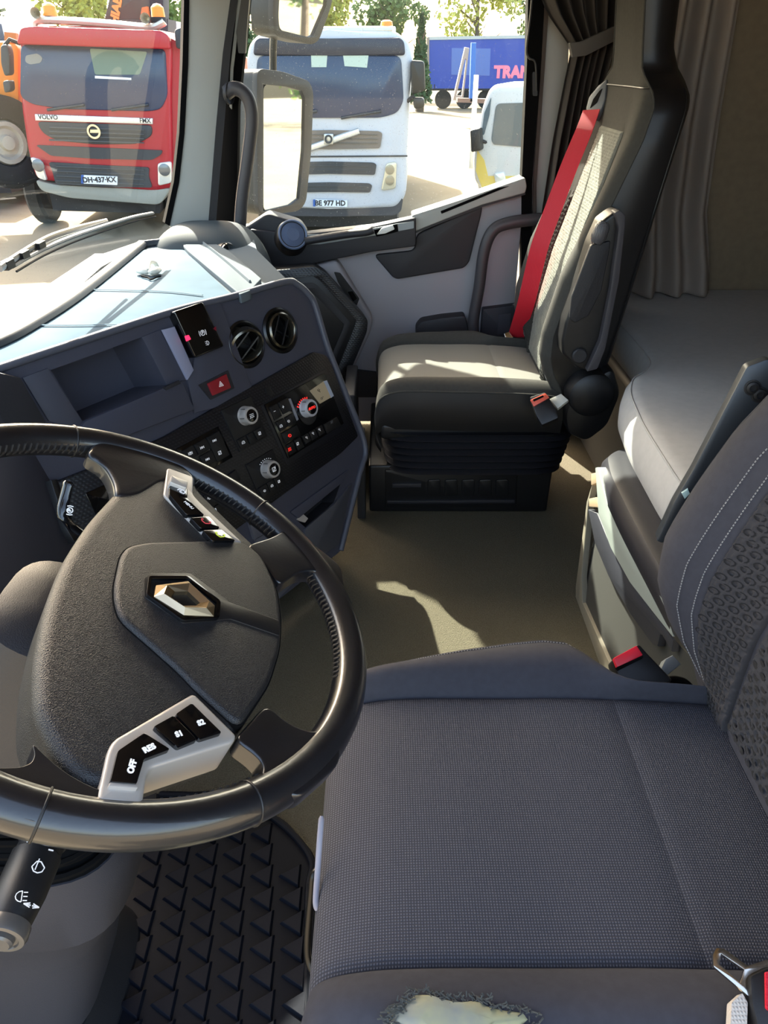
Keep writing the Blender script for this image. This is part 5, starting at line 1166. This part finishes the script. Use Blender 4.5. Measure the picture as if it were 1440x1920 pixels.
plate('headlight', F, [(925,325),(945,322),(950,345),(930,350)], 0, .05, LAMP, vn_, r=.05, bev=.02)
wheel(vn_, V((F.hit(905,350,-.5).x+.25, 17.3, ZG+.36)), .36, .22)
wheel(vn_, V((F.hit(905,350,-.5).x+2.0, 17.8, ZG+.36)), .36, .22)
obj('roof_post', box(bmesh.new(), (F.hit(900,200).x-.04, 16.9, ZG+.5), (F.hit(900,200).x+.05, 17.0, F.hit(903,142).z), .01), mat('post_white', '#d5d6d2', .5), vn_)
# orange truck at the left, pale vans behind
F = Fr((0, 14.5, 0), (.3, -1, 0), (1, .3, 0))
ot = thing('orange_truck', 'orange truck at the left edge behind the red one', 'truck', (-7.9, 15, ZG))
obj('cab', plate_bm(F, [(-120,84),(10,76),(36,84),(36,195),(24,208),(-120,215)], -2.2, 0, r=.1, bev=.08), mat('orange_paint', '#d88420', .45), ot)
plate('fender', F, [(-60,196),(16,194),(26,215),(26,240),(-60,240)], -.6, .05, mat('orange_paint', '#d88420', .45), ot, r=.1, bev=.04)
plate('arch', F, [(-60,204),(10,204),(20,220),(20,240),(-60,240)], -.5, .06, UNDER, ot, r=.1)
plate('roof_marker', F, [(8,60),(30,62),(30,76),(8,76)], -.3, 0, mat('orange_dark', '#a86a30', .6), ot)
cw = F.hit(14, 268, .2)
w1 = obj('wheel', lathe(bmesh.new(), cw, (.75,-.66,0), [(0,-.3),(.62,-.3),(.66,-.2),(.66,0),(.58,.05),(.34,.03),(.32,-.04),(0,-.05)], 32), TYRE, ot)
obj('hub', lathe(bmesh.new(), cw, (.75,-.66,0), [(.32,-.04),(.3,.02),(.24,.02),(.2,-.03),(.12,-.02),(.1,.05),(0,.06)], 24), mat('hub_pale', '#a19c92', .6), w1)
boxo('chassis', (-9.5,14.9,ZG+.3), (-7.2,20,ZG+1.1), UNDER, ot)
def smallvan(label, u0, v0, u1, v1, y, m):
    a = at(u0, v0, y=y); b = at(u1, v1, y=y); o = thing('parked_van', label, 'van', ((a.x+b.x)/2, y+1, ZG))
    obj('body', box(bmesh.new(), (min(a.x,b.x), y, ZG+.3), (max(a.x,b.x), y+2.4, a.z), .18), m, o)
    obj('windscreen', box(bmesh.new(), (a.x+.2, y-.02, a.z-.75), (b.x-.2, y+.05, a.z-.15), .02), PANE, o)
    obj('bumper', box(bmesh.new(), (a.x+.05, y-.06, ZG+.3), (b.x-.05, y+.1, ZG+.6), .03), UNDER, o)
    for x in (a.x+.05, b.x-.35): boxo_ = obj('wheel', lathe(bmesh.new(), (x+.3, y+.5, ZG+.36), (-1,0,0), [(0,0),(.36,0),(.36,.25),(0,.25)], 20), TYRE, o)
smallvan('pale grey van at the top left behind the orange truck', -30, 30, 36, 120, 20, mat('van_grey', '#c9cdd0', .4))
smallvan('white truck cab standing between the crane and the windscreen pillar', 312, 40, 352, 120, 22, mat('van_white2', '#e4e6e6', .4))
smallvan('red flat truck far behind the red truck roof', 130, 36, 200, 100, 24, mat('far_red', '#c2512f', .5))
# trees: each with its own trunk and crown
LEAF = [mat('leaves_green', '#566b34', .8, vary=.3, scale=3), mat('leaves_yellow', '#96983f', .8, vary=.3, scale=3), mat('leaves_dark', '#35502c', .8, vary=.3, scale=3)]
BARK = mat('bark', '#4f4439', .9)
def tree(label, x, y, h, r, m, seed, dens=1500, conic=False, grp=None):
    rg = random.Random(seed); t = thing('tree', label, 'tree', (x, y, ZG), grp)
    b = bmesh.new(); tube(b, [V((x, y, ZG)), V((x+.1, y, ZG+h*.5)), V((x, y, ZG+h*.9))], [.25,.16,.05], 8)
    for k in range(6):
        a = k*1.05; z = ZG+h*(.35+.07*k); tube(b, [V((x, y, z)), V((x+math.cos(a)*r*.6, y+math.sin(a)*r*.6, z+h*.15))], [.08,.02], 5)
    obj('trunk', b, BARK, t)
    vs = []; fs = []; blobs = []
    for k in range(16):
        a = rg.uniform(0, 6.28); q = rg.uniform(0, .75)*r; z = ZG + h*rg.uniform(.35, .9); blobs.append((x+math.cos(a)*q, y+math.sin(a)*q, z, r*rg.uniform(.25,.45)))
    for k in range(dens):
        if conic:
            z = rg.random(); a = rg.uniform(0, 6.28); q = r*(1-z)*rg.uniform(.7, 1); p = V((x+math.cos(a)*q, y+math.sin(a)*q, ZG+.5+(h-.5)*z))
        else:
            bx, by, bz, br = rg.choice(blobs); d = V((rg.gauss(0,1), rg.gauss(0,1), rg.gauss(0,1))).normalized()*br*rg.uniform(.6,1); p = V((bx, by, bz)) + d
        s = rg.uniform(.10, .24); u1 = V((rg.gauss(0,1), rg.gauss(0,1), rg.gauss(0,1))).normalized()*s; u2 = u1.orthogonal().normalized()*s*.7; i = len(vs)
        vs += [p-u1, p+u2, p+u1, p-u2]; fs.append((i, i+1, i+2, i+3))
    me = bpy.data.meshes.new('foliage'); me.from_pydata([v - V((x, y, ZG)) for v in vs], [], fs); me.materials.append(m)
    o = bpy.data.objects.new('foliage', me); col.objects.link(o); o.parent = t; o['kind'] = 'stuff'
TR = [(-22,44,6.0,3.4,2,'dark tree at the far left of the windscreen view'), (-16.5,46,6.5,3.6,1,'yellow-green tree behind the crane boom'), (-13.0,50,6.0,3.4,0,'green tree just right of the crane boom'), (-9.2,52,5.6,3,2,'dark tree beside the windscreen pillar'),
      (-3.6,54,7.6,3.6,1,'golden-green tree behind the left of the white truck'), (.4,55,7.0,3.4,0,'green tree behind the white truck roof'), (6.2,58,8.2,3.4,1,'sparse yellowing tree above the left of the trailer'), (10.2,60,9.0,3.6,0,'green tree above the middle of the trailer'), (14.4,58,7.4,3.4,2,'dark tree above the right end of the trailer'),
      (18.5,57,8.5,3.8,1,'golden tree hidden mostly by the door pillar')]
for k, (x, y, h, r, mi, lb) in enumerate(TR): tree(lb, x*(1.13 if k % 2 else 1), y+(7 if k % 2 else 0), h*(1.1 if k % 2 else 1), r*.85, LEAF[mi], k+5, 1200 if k in (6, 7) else 2500)
tree('slim dark conifer between the white truck and the trailer', 2.05, 47, 4.6, .7, LEAF[2], 99, 1100, True)
for k in range(5): tree('green tree in the row along the yard edge seen in the wing mirror', 26+k*6, 34-k*7, 6.5+(k%3), 3.4, LEAF[k % 3], 200+k, 900, False, 'trees seen in the mirror')
